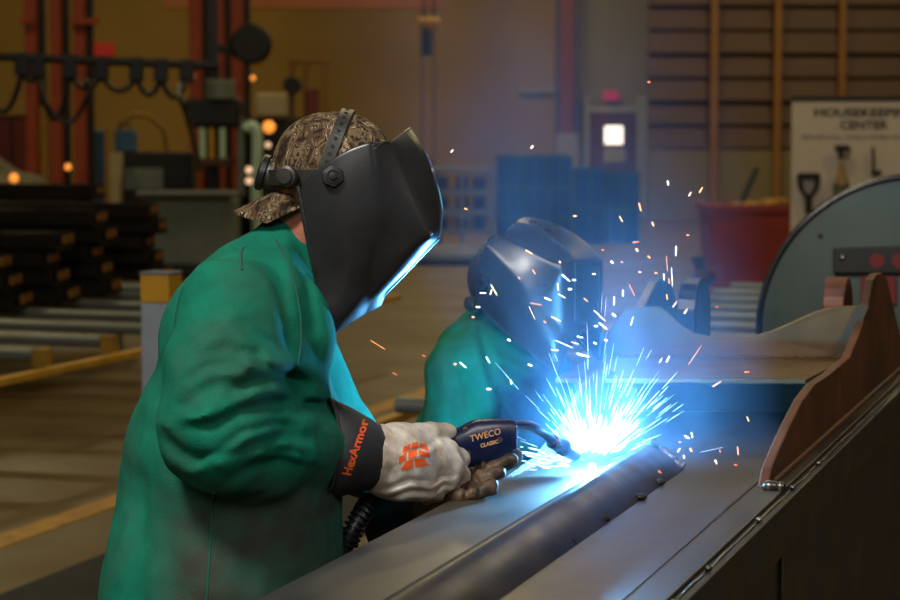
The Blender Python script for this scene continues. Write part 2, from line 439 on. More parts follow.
# ---------------------------------------------------------------- materials for people
def fabric_mat():
    m = mat('green_welding_jacket', (20, 112, 90), .88, rgb2=(14, 98, 78), vscale=14, bump=.35, bscale=420, spec=.12)
    nt = m.node_tree; N = nt.nodes; L = nt.links; bs = N['Principled BSDF']
    src = bs.inputs['Base Color'].links[0].from_socket
    tc = N['Texture Coordinate']
    # soot and grime rubbed into the cloth, plus painted shade from the attribute
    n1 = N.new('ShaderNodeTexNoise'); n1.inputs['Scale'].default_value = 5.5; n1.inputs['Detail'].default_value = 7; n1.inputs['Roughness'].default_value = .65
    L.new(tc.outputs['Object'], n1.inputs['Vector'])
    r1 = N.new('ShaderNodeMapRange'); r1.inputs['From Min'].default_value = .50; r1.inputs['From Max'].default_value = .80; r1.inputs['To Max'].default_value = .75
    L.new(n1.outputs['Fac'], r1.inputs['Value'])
    at = N.new('ShaderNodeAttribute'); at.attribute_name = 'grime_shade'
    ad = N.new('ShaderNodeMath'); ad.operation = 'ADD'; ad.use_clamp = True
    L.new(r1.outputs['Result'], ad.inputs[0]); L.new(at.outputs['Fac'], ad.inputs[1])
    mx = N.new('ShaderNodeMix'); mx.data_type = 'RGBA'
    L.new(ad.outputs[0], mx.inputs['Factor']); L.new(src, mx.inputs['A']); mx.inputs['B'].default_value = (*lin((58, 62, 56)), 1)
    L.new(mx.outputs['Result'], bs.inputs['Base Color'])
    return m
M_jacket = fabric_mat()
M_thread = mat('jacket_thread', (20, 78, 66), .9)
M_skin = mat('skin', (186, 120, 96), .55, rgb2=(160, 92, 74), vscale=30, bump=.1, bscale=200)
M_jeans = mat('denim', (44, 52, 66), .9, var=.3, vscale=30, bump=.2, bscale=300)
M_boot = mat('boot_leather', (58, 44, 32), .6, var=.3, vscale=12)
M_gaunt = mat('black_gauntlet', (36, 36, 40), .62, var=.25, vscale=30, bump=.25, bscale=260)
M_orange = mat('orange_print', (232, 92, 34), .6)
M_gloveW = mat('white_goat_leather', (214, 208, 200), .75, rgb2=(158, 142, 126), vscale=22, bump=.3, bscale=70, detail=7)
M_gloveB = mat('brown_dirty_leather', (92, 68, 46), .55, rgb2=(38, 28, 22), vscale=38, bump=.5, bscale=80)
M_helm = mat('black_helmet_plastic', (24, 25, 27), .33, rgb2=(44, 45, 48), vscale=11, rvar=.10, detail=9, spec=.5, bump=.02, bscale=9)
M_helmk = mat('black_knob_plastic', (30, 30, 32), .38, var=.2, vscale=30)
M_lens = mat('dark_lens_glass', (12, 16, 14), .06, spec=.8)
M_strap = mat('headgear_plastic', (46, 44, 40), .45, var=.2, vscale=30)
def camo_mat():
    m = mat('camouflage_cloth', (92, 80, 60), .85, bump=.25, bscale=240, spec=.2)
    nt = m.node_tree; N = nt.nodes; L = nt.links; bs = N['Principled BSDF']; tc = N['Texture Coordinate']
    mp = N.new('ShaderNodeMapping'); mp.inputs['Scale'].default_value = (1.0, .9, .45); mp.inputs['Rotation'].default_value = (.2, .7, .3)
    L.new(tc.outputs['Object'], mp.inputs['Vector'])
    n = N.new('ShaderNodeTexNoise'); n.inputs['Scale'].default_value = 42; n.inputs['Detail'].default_value = 5; n.inputs['Distortion'].default_value = 1.6
    L.new(mp.outputs['Vector'], n.inputs['Vector'])
    cr = N.new('ShaderNodeValToRGB'); cr.color_ramp.interpolation = 'CONSTANT'
    els = [(0, (34, 26, 18)), (.40, (70, 52, 36)), (.48, (104, 86, 62)), (.545, (40, 34, 26)), (.60, (150, 134, 108)), (.645, (86, 58, 42)), (.72, (60, 54, 38))]
    while len(cr.color_ramp.elements) < len(els): cr.color_ramp.elements.new(.5)
    for e, (p, c) in zip(cr.color_ramp.elements, els): e.position = p; e.color = (*lin(c), 1)
    L.new(n.outputs['Fac'], cr.inputs['Fac']); L.new(cr.outputs['Color'], bs.inputs['Base Color'])
    return m
M_camo = camo_mat()

# ---------------------------------------------------------------- helmet, cap and head, built in the head's own frame
# the frame: the profile plane of the first welder (x forward, z up), y = across, negative towards the photographer
H0 = (335, 190, 3.30)
HC = W(*H0)
def hp(px, py, c):               # a point of the helmet: profile position on the near side and half width c
    v = W(px, py, H0[2] - c * .9); return Vector((v.x - HC.x, -c, v.z - HC.z))
def in_frame(M, vs): return [M @ v for v in vs]
ROWS = [
 [(298, 186, .105), (328, 162, .118), (350, 148, .119), (371, 142, .118), (388, 143, .096), (405, 131, .045), (410, 127, 0)],
 [(302, 205, .108), (332, 185, .122), (352, 174, .123), (374, 168, .121), (396, 158, .093), (418, 144, .048), (423, 147, 0)],
 [(307, 232, .110), (337, 218, .122), (356, 212, .123), (377, 203, .119), (407, 184, .090), (432, 178, .050), (436, 181, 0)],
 [(313, 262, .108), (342, 252, .117), (358, 245, .118), (375, 235, .113), (420, 213, .087), (440, 209, .052), (443, 212, 0)],
 [(318, 285, .104), (345, 276, .111), (359, 269, .110), (373, 258, .100), (431, 235, .083), (438, 235, .058), (439, 236, 0)],
 [(322, 305, .102), (346, 296, .104), (359, 289, .098), (371, 278, .092), (398, 270, .080), (411, 264, .062), (412, 265, 0)],
 [(325, 320, .098), (347, 312, .096), (359, 306, .090), (370, 298, .080), (378, 296, .072), (384, 291, .058), (385, 292, 0)],
 [(329, 336, .088), (341, 327, .080), (353, 319, .070), (364, 312, .056), (372, 309, .050), (379, 305, .040), (380, 304, 0)],
]
def helmet(M, parent, stickers=False):
    vs = []; fs = []; nc = len(ROWS[0])
    cols = list(range(nc)) + list(range(nc - 2, -1, -1))
    for row in ROWS:
        for j, ci in enumerate(cols):
            v = hp(*row[ci]) if ci < nc - 1 else hp(*row[ci])
            if j >= nc: v = Vector((v.x, -v.y, v.z))
            vs.append(v)
    w = len(cols)
    for i in range(len(ROWS) - 1):
        for j in range(w - 1): fs.append((i * w + j, i * w + j + 1, (i + 1) * w + j + 1, (i + 1) * w + j))
    me = bpy.data.meshes.new('welding_helmet'); me.from_pydata([tuple(v) for v in in_frame(M, vs)], [], fs)
    me.update()
    at = me.attributes.new('crease_edge', 'FLOAT', 'EDGE')
    cre = {}
    for e in me.edges:
        a, b2 = e.vertices; ia, ja = divmod(a, w); ib, jb = divmod(b2, w)
        ca, cb = min(ja, w - 1 - ja), min(jb, w - 1 - jb)
        v = 0
        if ca == cb == 3: v = .7
        if ca == cb == 5 : v = .55
        if ia == ib == 4 and min(ca, cb) >= 3: v = .8
        if ia == ib == 6 and min(ca, cb) >= 3: v = .5
        if ca == cb == 4 and ia <= 4 and ib <= 4: v = .72
        at.data[e.index].value = v
    o = link_mesh('welding_helmet', me, M_helm, parent, smooth=True)
    sb = o.modifiers.new('sub', 'SUBSURF'); sb.levels = 3; sb.render_levels = 3
    sd = o.modifiers.new('solid', 'SOLIDIFY'); sd.thickness = .0035; sd.offset = -1
    # rim beading down the back edge
    for sgn in (1, -1):
        b = MB(); pts = [hp(*ROWS[i][0]) for i in range(len(ROWS))]
        pts = [Vector((p.x, p.y * sgn * 1.01, p.z)) for p in pts]
        sp = spline(pts, 6)
        b.tube(in_frame(M, sp), .0035, 8); b.build('rim', M_helm, o, smooth=True)
    # raised lines of the moulding
    for sgn in (1, -1):
        for col, r0, rows_ in ((4, .0042, range(0, 5)), (3, .0036, range(0, 7))):
            pts = [hp(*ROWS[i][col]) for i in rows_]
            if col == 4: pts = [hp(372, 150, .115), hp(379, 145, .106)] + pts
            pts = spline([Vector((p.x, p.y * sgn, p.z)) for p in pts], 6)
            bvo = bvh_of(o); out = []
            for p in pts:
                q = M @ p; h = bvo.find_nearest(q)
                out.append(h[0] if h[0] is not None else q)
            b = MB(); b.tube(out, r0, 8); b.build('moulded_ridge', M_helm, o, smooth=True)
    # lens frame on the lower front face
    a0 = hp(438, 236, 0); a1 = hp(384, 292, 0)
    d = (a1 - a0).normalized(); nr = Vector((-d.z, 0, d.x)); nr = nr if nr.x > 0 else -nr
    L = (a1 - a0).length; hw = .057
    def fp(u, v, k): return a0 + d * (u * L) + Vector((0, v, 0)) + nr * k
    b = MB()
    outer = [(-.02, -hw), (-.02, hw), (1.0, hw), (1.0, -hw)]; inner = [(.10, -hw + .014), (.10, hw - .014), (.90, hw - .014), (.90, -hw + .014)]
    vs = [fp(u, v, k) for k in (-.012, .004) for (u, v) in outer] + [fp(u, v, k) for k in (-.012, .004) for (u, v) in inner]
    fs = []
    for i in range(4):
        j = (i + 1) % 4
        fs += [(4 + i, 4 + j, 12 + j, 12 + i), (i, j, 4 + j, 4 + i), (8 + i, 8 + j, 12 + j, 12 + i), (i, j, 8 + j, 8 + i)]
    b.add(in_frame(M, vs), fs); fr = b.build('lens_frame', M_helm, o, bevel=.003)
    b = MB(); q = [fp(u, v, -.004) for (u, v) in inner]; b.prism(in_frame(M, q), M.to_3x3() @ (nr * -.004)); b.build('lens', M_lens, o)
    # side pivot knobs
    for sgn in (-1, 1):
        c = hp(333, 176, .122); c = Vector((c.x, c.y if sgn < 0 else -c.y, c.z)); ax = Vector((.08, sgn, .05)).normalized()
        b = MB(); n = 24
        prof = [(-.004, .0155), (.006, .0155), (.012, .0145), (.013, .009), (.010, .0085), (.010, .006), (.016, .0055), (.0165, .001)]
        t = ax; aa = t.cross(Vector((0, 0, 1))).normalized(); bb = t.cross(aa); vs = []; fs = []
        for h, r in prof:
            for k in range(n):
                w2 = 2 * math.pi * k / n; rr = r * (1 + (.09 if (k // 2) % 2 and r > .012 else 0))
                vs.append(c + t * h + (aa * math.cos(w2) + bb * math.sin(w2)) * rr)
        for i in range(len(prof) - 1):
            for k in range(n): fs.append((i * n + k, i * n + (k + 1) % n, (i + 1) * n + (k + 1) % n, (i + 1) * n + k))
        fs.append(tuple((len(prof) - 1) * n + k for k in range(n)))
        b.add(in_frame(M, vs), fs); b.build('pivot_knob', M_helmk, o, smooth=True)
    if stickers:
        bv = bvh_of(o)
        M_red = mat('sticker_red', (150, 50, 60), .5); M_wht = mat('sticker_white', (205, 205, 205), .5); M_blu = mat('sticker_blue', (40, 56, 110), .5); M_grn = mat('sticker_green', (120, 170, 150), .5)
        def patch(poly, m, nm):
            # flat label on the forehead: (t along the forehead line, half width position)
            b = MB(); vs = []
            p0 = hp(424, 147, 0); p1 = hp(444, 212, 0); dd = p1 - p0; no = Vector((dd.z, 0, -dd.x)).normalized(); no = no if no.x > 0 else -no
            for (tt, y) in poly:
                p = p0 + dd * tt + Vector((0, y, 0))
                h = bv.ray_cast(M @ (p + no * .1), M.to_3x3() @ (-no))
                vs.append((h[0] if h[0] is not None else M @ p) + M.to_3x3() @ no * .0012)
            b.add(vs, [tuple(range(len(vs)))]); return b.build(nm, m, o)
        def quad(t0, t1, y0, y1, m, nm):
            ts = np.linspace(t0, t1, 4); return patch([(a, y0) for a in ts] + [(a, y1) for a in reversed(ts)], m, nm)
        quad(.05, .24, -.044, -.02, M_blu, 'flag_canton')
        for k in range(7):
            quad(.05 + .055 * k, .05 + .055 * (k + 1), -.046 if k > 3 else -.019, .0, M_red if k % 2 == 0 else M_wht, 'flag_stripe')
        patch([(.78 + .22 * math.cos(a), -.026 + .022 * math.sin(a)) for a in np.linspace(0, 2 * math.pi, 20)[:-1]], M_grn, 'oval_sticker')
    return o
def spline(pts, k=8, closed=False):
    pts = [Vector(p) for p in pts]; out = []; n = len(pts)
    for i in range(n if closed else n - 1):
        p = [pts[(i + j) % n] if closed else pts[min(max(i + j, 0), n - 1)] for j in (-1, 0, 1, 2)]
        for q in range(k):
            t = q / k
            out.append(.5 * ((2 * p[1]) + (p[2] - p[0]) * t + (2 * p[0] - 5 * p[1] + 4 * p[2] - p[3]) * t * t + (3 * p[1] - p[0] - 3 * p[2] + p[3]) * t ** 3))
    if not closed: out.append(pts[-1])
    return out

def cp(px, py, y=0.0):            # a point of the head in its own frame, from the profile drawing
    v = W(px, py, 3.30); return Vector((v.x - HC.x, y, v.z - HC.z))
def head_prims(s, M, k=.02):
    def c(a, b, ra, rb, S=(1, 1, 1), kk=k): s.cone(M @ a, M @ b, ra, rb, kk, S)
    c(cp(322, 165), cp(345, 172), .076, .074)                       # skull
    c(cp(352, 195), cp(345, 235), .055, .040)                       # face
    c(cp(350, 240, -.012), cp(350, 240, .012), .026, .026)          # chin
    for sg in (-1, 1):
        c(cp(322, 222, .045 * sg), cp(343, 243, .022 * sg), .022, .020)   # jaw
        c(cp(372, 205, .03 * sg), cp(378, 212, .018 * sg), .016, .014, kk=.015)   # cheek and brow
        c(cp(318, 190, .074 * sg), cp(320, 208, .072 * sg), .013, .009, kk=.006)  # ear
        s.ball(M @ cp(385, 205, .030 * sg), .010, .012, sub=True)                # eye socket
    c(cp(384, 205), cp(380, 232), .009, .014, kk=.012)              # nose
    c(cp(366, 246, -.016), cp(366, 246, .016), .009, .009, kk=.008) # lips
def cap(M, parent, brim=True):
    lo = M @ Vector((0, 0, 0)); s = SDF(lo - Vector((.22, .15, .16)), lo + Vector((.16, .15, .16)), .0028)
    s.cone(M @ cp(330, 163), M @ cp(342, 160), .0775, .074, .02)
    s.cone(M @ cp(325, 172), M @ cp(350, 178), .083, .079, .02)
    q = M @ cp(322, 186); nn = M.to_3x3() @ Vector((.12, 0, -1)); s.cut(q, nn)
    s.lumps(.0012, 60, 5)
    o = s.mesh('cap', M_camo, parent)
    # curved brim pointing back over the neck
    vs = []; fs = []; nu, nv = 12, 14
    for layer in (0, 1):
        for i in range(nu):
            u = i / (nu - 1)
            for j in range(nv):
                v = (j / (nv - 1)) * 2 - 1
                root = cp(288, 187); tip = cp(234, 213)
                wid = .074 * (1 - .22 * u ** 2.2)
                p = root.lerp(tip, u * (1 - .38 * abs(v) ** 2.4)) + Vector((0, v * wid, 0))
                p.z -= .030 * v * v - .004; p += Vector((0, 0, -.003 * layer)) + Vector((.02 * v * v * 1.2, 0, 0))
                vs.append(p)
    for layer in (0, 1):
        for i in range(nu - 1):
            for j in range(nv - 1):
                k = layer * nu * nv
                f = (k + i * nv + j, k + i * nv + j + 1, k + (i + 1) * nv + j + 1, k + (i + 1) * nv + j)
                fs.append(f if layer == 0 else f[::-1])
    rim = [i * nv for i in range(nu)] + [(nu - 1) * nv + j for j in range(1, nv)] + [i * nv + nv - 1 for i in range(nu - 2, -1, -1)]
    for a, b2 in zip(rim, rim[1:]): fs.append((a, b2, b2 + nu * nv, a + nu * nv))
    if brim:
        b = MB(); b.add(in_frame(M, vs), fs); b.build('brim', M_camo, o, smooth=True)
    b = MB(); b.sphere(M @ cp(334, 113), .006, 8, (1, 1, .6)); b.build('button', M_camo, o, smooth=True)
    return o
def headgear(M, parent):
    # crown strap with adjustment holes, band round the back, ratchet knob
    bv = bvh_of(parent)
    def wrap(pts, width, nm, m, lift=.003):
        cen = M @ cp(335, 168); vs = []; fs = []
        for i, p in enumerate(pts):
            q = M @ p; t = (M @ pts[min(i + 1, len(pts) - 1)] - M @ pts[max(i - 1, 0)]).normalized()
            d = (q - cen); d = (d).normalized(); side = t.cross(d).normalized()
            for sgn, h in ((-1, lift), (1, lift), (1, lift + .003), (-1, lift + .003)):
                e = cen + d * .3 + side * sgn * width / 2
                hit = bv.ray_cast(e, -d)
                base = hit[0] if hit[0] is not None and (hit[0] - q).length < .06 else q + side * sgn * width / 2
                vs.append(base + d * h)
        for i in range(len(pts) - 1):
            for j in range(4): fs.append((i * 4 + j, i * 4 + (j + 1) % 4, (i + 1) * 4 + (j + 1) % 4, (i + 1) * 4 + j))
        b = MB(); b.add(vs, fs); return b.build(nm, m, parent, bevel=.0006), vs
    ring = []
    for a in np.linspace(-1, 1, 41):
        t = abs(a); y = -.098 * math.sin(a * math.pi / 2)
        top = cp(347, 116); side = cp(326, 168)
        k = math.cos(a * math.pi / 2)
        ring.append(Vector((side.x + (top.x - side.x) * k, y, side.z + (top.z - side.z) * k)))
    st, vs = wrap(ring, .020, 'crown_strap', M_strap)
    b = MB()                                            # dark adjustment holes
    for i in range(2, 39, 2):
        c = (vs[i * 4 + 2] + vs[i * 4 + 3]) / 2; d = (c - M @ cp(335, 168)).normalized()
        b.cyl(c - d * .001, c + d * .0008, .0030, n=8)
    b.build('strap_hole', mat('strap_hole_black', (10, 10, 10), .8), parent)
    band = []
    for a in np.linspace(-math.pi * .62, math.pi * .62, 33):
        c = cp(330, 178); k = math.cos(a)
        band.append(Vector((c.x - .098 * k + .01, -.096 * math.sin(a), c.z + .004 - .002 * k)))
    wrap(band, .024, 'headband', M_strap, lift=.004)
    # ratchet housing and knob at the back of the head
    c = cp(268, 174); ax = Vector((-1, 0, .32)).normalized()
    b = MB(); b.lathe(M @ (c - ax * .020), M.to_3x3() @ ax, [(0, .024), (.012, .026), (.022, .024)], 24); b.build('ratchet_housing', M_strap, parent, smooth=True)
    b = MB(); n = 32; vs = []; fs = []; t = ax; aa = Vector((0, 1, 0)); bb = t.cross(aa)
    prof = [(.002, .024), (.004, .0275), (.012, .0275), (.015, .024), (.0155, .001)]
    for h, r in prof:
        for k in range(n):
            w2 = 2 * math.pi * k / n; rr = r * (1 + (.05 if k % 2 and r > .025 else 0)); vs.append(c + t * h + (aa * math.cos(w2) + bb * math.sin(w2)) * rr)
    for i in range(len(prof) - 1):
        for k in range(n): fs.append((i * n + k, i * n + (k + 1) % n, (i + 1) * n + (k + 1) % n, (i + 1) * n + k))
    fs.append(tuple((len(prof) - 1) * n + k for k in range(n)))
    b.add(in_frame(M, vs), fs); b.build('ratchet_knob', M_helmk, parent, smooth=True)
    for sgn in (-1, 1):
        p = cp(292, 175, .088 * sgn); b = MB(); b.lathe(M @ p, M.to_3x3() @ Vector((-.3, sgn, 0)), [(0, .017), (.010, .016), (.012, .012), (.016, .011), (.0165, .001)], 20)
        b.build('band_boss', M_strap, parent, smooth=True)

def set_grime_shade(o, fn):
    me = o.data; n = len(me.vertices); co = np.zeros(n * 3, np.float32); me.vertices.foreach_get('co', co); co = co.reshape(-1, 3)
    inv = PM[o]; Mx = np.array(inv); wc = co @ Mx[:3, :3].T + Mx[:3, 3]
    a = me.attributes.new('grime_shade', 'FLOAT', 'POINT'); a.data.foreach_set('value', np.clip(fn(wc), 0, 1).astype(np.float32))

# ================================================================ first welder, in the foreground
p1loc = Vector((-.40, 3.30, 0))
p1 = thing('person', 'person in green jacket and backward camouflage cap holding the welding gun in the foreground', 'person', p1loc)
ID = Matrix.Translation(HC)
body = SDF((-.75, 2.85, -.01), (.17, 3.80, 1.66), .005)
head_prims(body, ID)
body.cone(W(318, 208, 3.3), W(284, 262, 3.3), .052, .053, .03)
TS = (1, 1.22, 1)
for a, b_, ra, rb in (((268, 300, 3.3), (248, 335, 3.3), .070, .095), ((248, 330, 3.3), (238, 450, 3.3), .095, .115), ((238, 450, 3.3), (226, 590, 3.3), .115, .125)):
    body.cone(W(*a), W(*b_), ra, rb, .03, TS)
RS, RE, RW = W(236, 316, 3.15), W(216, 424, 3.09), W(345, 449, 3.262)
LS, LE, LW = W(266, 308, 3.47), W(333, 440, 3.57), W(418, 504, 3.56)
body.chain([RS, RE, RW, W(385, 457, 3.30)], [.058, .043, .032, .028], .02)
body.chain([LS, LE, LW], [.058, .045, .030], .02)
hipR, hipL = Vector((-.38, 3.21, .84)), Vector((-.38, 3.39, .84))
kR, kL = Vector((-.42, 3.16, .48)), Vector((-.38, 3.46, .48))
aR, aL = Vector((-.47, 3.14, .09)), Vector((-.43, 3.48, .09))
for h, k, a in ((hipR, kR, aR), (hipL, kL, aL)):
    body.chain([h, k, a], [.088, .060, .042], .03)
    body.cone(a - Vector((.03, 0, .05)), a + Vector((.15, 0, -.06)), .036, .028, .02)
HANDS1 = [  # (start joints ... tip), radii: right then left, shared by body and gloves
  ([W(383, 457, 3.30), W(446, 452, 3.375), W(459, 458, 3.41), W(455, 474, 3.455)], [.026, .019, .0155, .013]),
  ([W(383, 460, 3.30), W(451, 466, 3.365), W(460, 476, 3.405), W(450, 488, 3.45)], [.027, .019, .0155, .013]),
  ([W(382, 464, 3.30), W(446, 479, 3.36), W(452, 489, 3.40), W(440, 497, 3.44)], [.027, .0185, .015, .013]),
  ([W(380, 470, 3.31), W(432, 489, 3.355), W(437, 497, 3.39), W(426, 502, 3.43)], [.025, .017, .014, .012]),
  ([W(384, 446, 3.31), W(405, 437, 3.335), W(430, 432, 3.37), W(449, 431, 3.40)], [.024, .021, .0165, .014])]
HANDS2 = [
  ([W(425, 506, 3.56), W(462, 482, 3.48), W(488, 470, 3.43), W(510, 459, 3.425)], [.028, .0165, .0135, .011]),
  ([W(425, 507, 3.55), W(462, 486, 3.46), W(482, 480, 3.405), W(499, 472, 3.40)], [.028, .0165, .0135, .0115]),
  ([W(424, 508, 3.55), W(458, 492, 3.42), W(476, 491, 3.37), W(491, 487, 3.375)], [.028, .0165, .0140, .012]),
  ([W(422, 509, 3.54), W(446, 496, 3.41), W(460, 496, 3.355), W(474, 494, 3.36)], [.027, .0155, .0125, .011]),
  ([W(425, 502, 3.57), W(455, 480, 3.56), W(480, 462, 3.53), W(498, 452, 3.51)], [.027, .018, .014, .012])]
for pts, rs in HANDS1 + HANDS2: body.chain(pts, [r * .56 for r in rs], .006)
body.mesh('body', M_skin, p1)
for sg in (-1, 1):
    MB().sphere(ID @ cp(380, 206, .030 * sg), .0125, 10).build('eye', mat('eye_white', (225, 222, 215), .2), p1, smooth=True)
# trousers and boots
tr = SDF((-.75, 2.95, .05), (-.15, 3.70, 1.02), .006)
tr.cone((-.38, 3.23, .88), (-.38, 3.37, .88), .098, .098, .03)
for h, k, a in ((hipR, kR, aR), (hipL, kL, aL)):
    tr.chain([h, k, a + Vector((0, 0, .03))], [.094, .083, .072], .03)
tr.cut((0, 0, .09), (0, 0, -1)); tr.lumps(.004, 28, 3)
tr.mesh('trousers', M_jeans, p1)
for a in (aR, aL):
    s = SDF(a + Vector((-.14, -.09, -.095)), a + Vector((.24, .09, .16)), .005)
    s.cone(a + Vector((-.01, 0, .10)), a + Vector((-.03, 0, -.03)), .055, .050, .02); s.cone(a + Vector((-.04, 0, -.045)), a + Vector((.16, 0, -.05)), .050, .044, .03)
    s.cut((0, 0, .002), (0, 0, -1)); s.mesh('boot', M_boot, p1)

# jacket
jk = SDF((-.78, 2.86, .60), (.06, 3.80, 1.48), .0042)
jk.cone(W(264, 304, 3.3), W(246, 340, 3.3), .086, .118, .05, TS)
jk.cone(W(246, 340, 3.3), W(237, 450, 3.3), .118, .160, .05, TS)
jk.cone(W(237, 450, 3.3), W(224, 590, 3.3), .160, .185, .05, TS)
jk.cone(W(224, 590, 3.3), W(220, 760, 3.3), .185, .192, .05, TS)
jk.cone(W(234, 314, 3.13), W(256, 306, 3.3), .080, .086, .05); jk.cone(W(264, 310, 3.48), W(256, 306, 3.3), .080, .086, .05)
jk.cone(W(270, 286, 3.3), W(291, 247, 3.3), .080, .060, .03)           # stand collar
jk.chain([W(233, 318, 3.13), W(223, 372, 3.07), W(214, 424, 3.05)], [.083, .084, .077], .022)
jk.chain([W(214, 424, 3.05), W(262, 440, 3.115), W(322, 447, 3.223)], [.079, .071, .0520], .030)
jk.chain([LS, LE], [.086, .072], .03); jk.chain([LE, W(362, 464, 3.572)], [.072, .062], .03)
jk.chain([W(276, 288, 3.19), W(286, 320, 3.185), W(293, 352, 3.19), W(296, 376, 3.21)], [.040, .039, .036, .032], .06)
jk.ball(W(222, 452, 3.05), .058, .03)                                # sag of the sleeve below the elbow
jk.ball(W(262, 470, 3.11), .045, .03)
P = lambda *q: [W(x, y, 3.06) for x, y in q]
YN = 3.26
jk.fold(P((303, 392), (285, 378), (262, 374), (243, 384), (228, 396)), .012, .011, YN)
jk.fold(P((300, 408), (272, 400), (246, 404), (222, 416), (186, 420)), .009, .010, YN)
jk.fold(P((268, 372), (258, 352), (232, 344), (204, 350)), .006, .012, YN)
jk.fold(P((176, 408), (196, 396), (222, 380), (244, 372)), .007, .011, YN)
jk.fold(P((170, 430), (190, 446), (216, 452)), .007, .012, YN)
jk.fold(P((312, 440), (286, 432), (262, 436), (240, 450)), .006, .010, YN)
jk.fold(P((306, 470), (280, 458), (252, 462), (232, 472)), .008, .010, YN)
jk.fold(P((322, 418), (306, 412), (292, 416)), .005, .007, YN)
jk.fold(P((200, 300), (224, 286), (252, 290), (270, 312)), .005, .016, YN)
jk.fold(P((180, 352), (196, 330), (214, 322)), .005, .012, YN)
jk.fold(P((248, 318), (264, 340), (272, 362)), .006, .010, YN)
jk.fold([W(x, y, 3.12) for x, y in ((304, 300), (312, 330), (316, 365), (328, 396))], .005, .010, 3.30)
jk.fold([W(x, y, 3.12) for x, y in ((150, 440), (142, 500), (138, 560), (136, 620))], .008, .020, 3.34)
jk.fold([W(x, y, 3.08) for x, y in ((262, 505), (250, 545), (252, 600))], .004, .016, 3.30)
jk.fold([W(x, y, 3.08) for x, y in ((178, 480), (166, 540), (170, 610))], .005, .018, 3.30)
jk.fold([W(x, y, 3.2) for x, y in ((292, 232), (302, 262), (312, 300), (318, 325))], .006, .009, 3.34)
for q_, a_, w_ in ((((196, 372), (214, 360), (236, 358), (256, 366)), .005, .006), (((186, 398), (204, 402), (224, 398)), .005, .006), (((226, 440), (248, 424), (276, 420), (298, 426)), .006, .006),
                   (((196, 458), (214, 446), (236, 444)), .005, .006), (((272, 446), (292, 450), (308, 458)), .005, .005), (((204, 318), (222, 306), (244, 306)), .004, .008), (((262, 330), (276, 346), (284, 362)), .006, .006), (((250, 344), (266, 360), (282, 370)), .006, .006)):
    jk.fold(P(*q_), a_, w_, YN)
jk.lumps(.0030, 26, 1); jk.lumps(.0016, 60, 2); jk.lumps(.0008, 130, 4)
jk.cut((0, 0, .70), (0, 0, -1))
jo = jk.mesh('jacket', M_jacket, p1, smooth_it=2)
ZR = lambda py, d=3.1: W(0, py, d).z
def grime_shade1(c):  # grey lower side and sleeve underside: shade painted into the colour, mixed with grime
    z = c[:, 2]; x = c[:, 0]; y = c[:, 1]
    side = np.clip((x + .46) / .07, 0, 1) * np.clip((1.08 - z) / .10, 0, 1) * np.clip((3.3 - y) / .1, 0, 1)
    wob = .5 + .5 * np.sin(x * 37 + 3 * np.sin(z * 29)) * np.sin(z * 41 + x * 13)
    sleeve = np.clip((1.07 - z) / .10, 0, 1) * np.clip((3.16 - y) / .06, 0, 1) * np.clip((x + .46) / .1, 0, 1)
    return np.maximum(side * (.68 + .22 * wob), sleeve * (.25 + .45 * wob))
set_grime_shade(jo, grime_shade1)
bvj = bvh_of(jo)
def seam(pts, nm='seam', r=.0016, d0=2.6, m=M_thread):
    b = MB(); out = []
    for q in spline([W(x, y, 3.05) for x, y in pts], 10):
        dr = (q - Vector((0, 0, CAMZ))).normalized()
        h = bvj.ray_cast(Vector((0, 0, CAMZ)) + dr * 2, dr)
        if h[0] is not None: out.append(h[0])
    out = [o for i, o in enumerate(out) if i == 0 or (o - out[i - 1]).length < .05]
    if len(out) > 3: b.tube(out, r, 6); b.build(nm, m, jo, smooth=True)
seam([(214, 492), (211, 520), (209, 560), (206, 610)], r=.0024)
seam([(247, 246), (242, 250), (241, 262), (242, 270)], r=.002)
seam([(276, 240), (288, 262), (298, 300), (301, 340), (296, 372)], r=.002)
# gauntlet cuff of the right glove
def ringpts(c, ax, r, n=28, up=(0, 0, 1), sq=1.0):
    t = Vector(ax).normalized(); a = t.cross(Vector(up)).normalized(); b2 = a.cross(t)
    return [Vector(c) + (a * math.cos(2 * math.pi * k / n) * sq + b2 * math.sin(2 * math.pi * k / n)) * r for k in range(n)]
c0, c1, c2, c3 = W(319, 447, 3.252), W(344, 450.5, 3.268), W(366, 454, 3.284), W(380, 456.5, 3.297)
ax = c3 - c0
b = MB(); vs = []; fs = []; R = [.0815, .0700, .0570, .0475]; n = 28
rings = [ringpts(c, ax + Vector((0, 0, .012)), r, n, sq=.96) for c, r in zip((c0, c1, c2, c3), R)]
for q in rings: vs += q
for i in range(3):
    for k in range(n): fs.append((i * n + k, i * n + (k + 1) % n, (i + 1) * n + (k + 1) % n, (i + 1) * n + k))
b.add(vs, fs)
cuff_mb = b
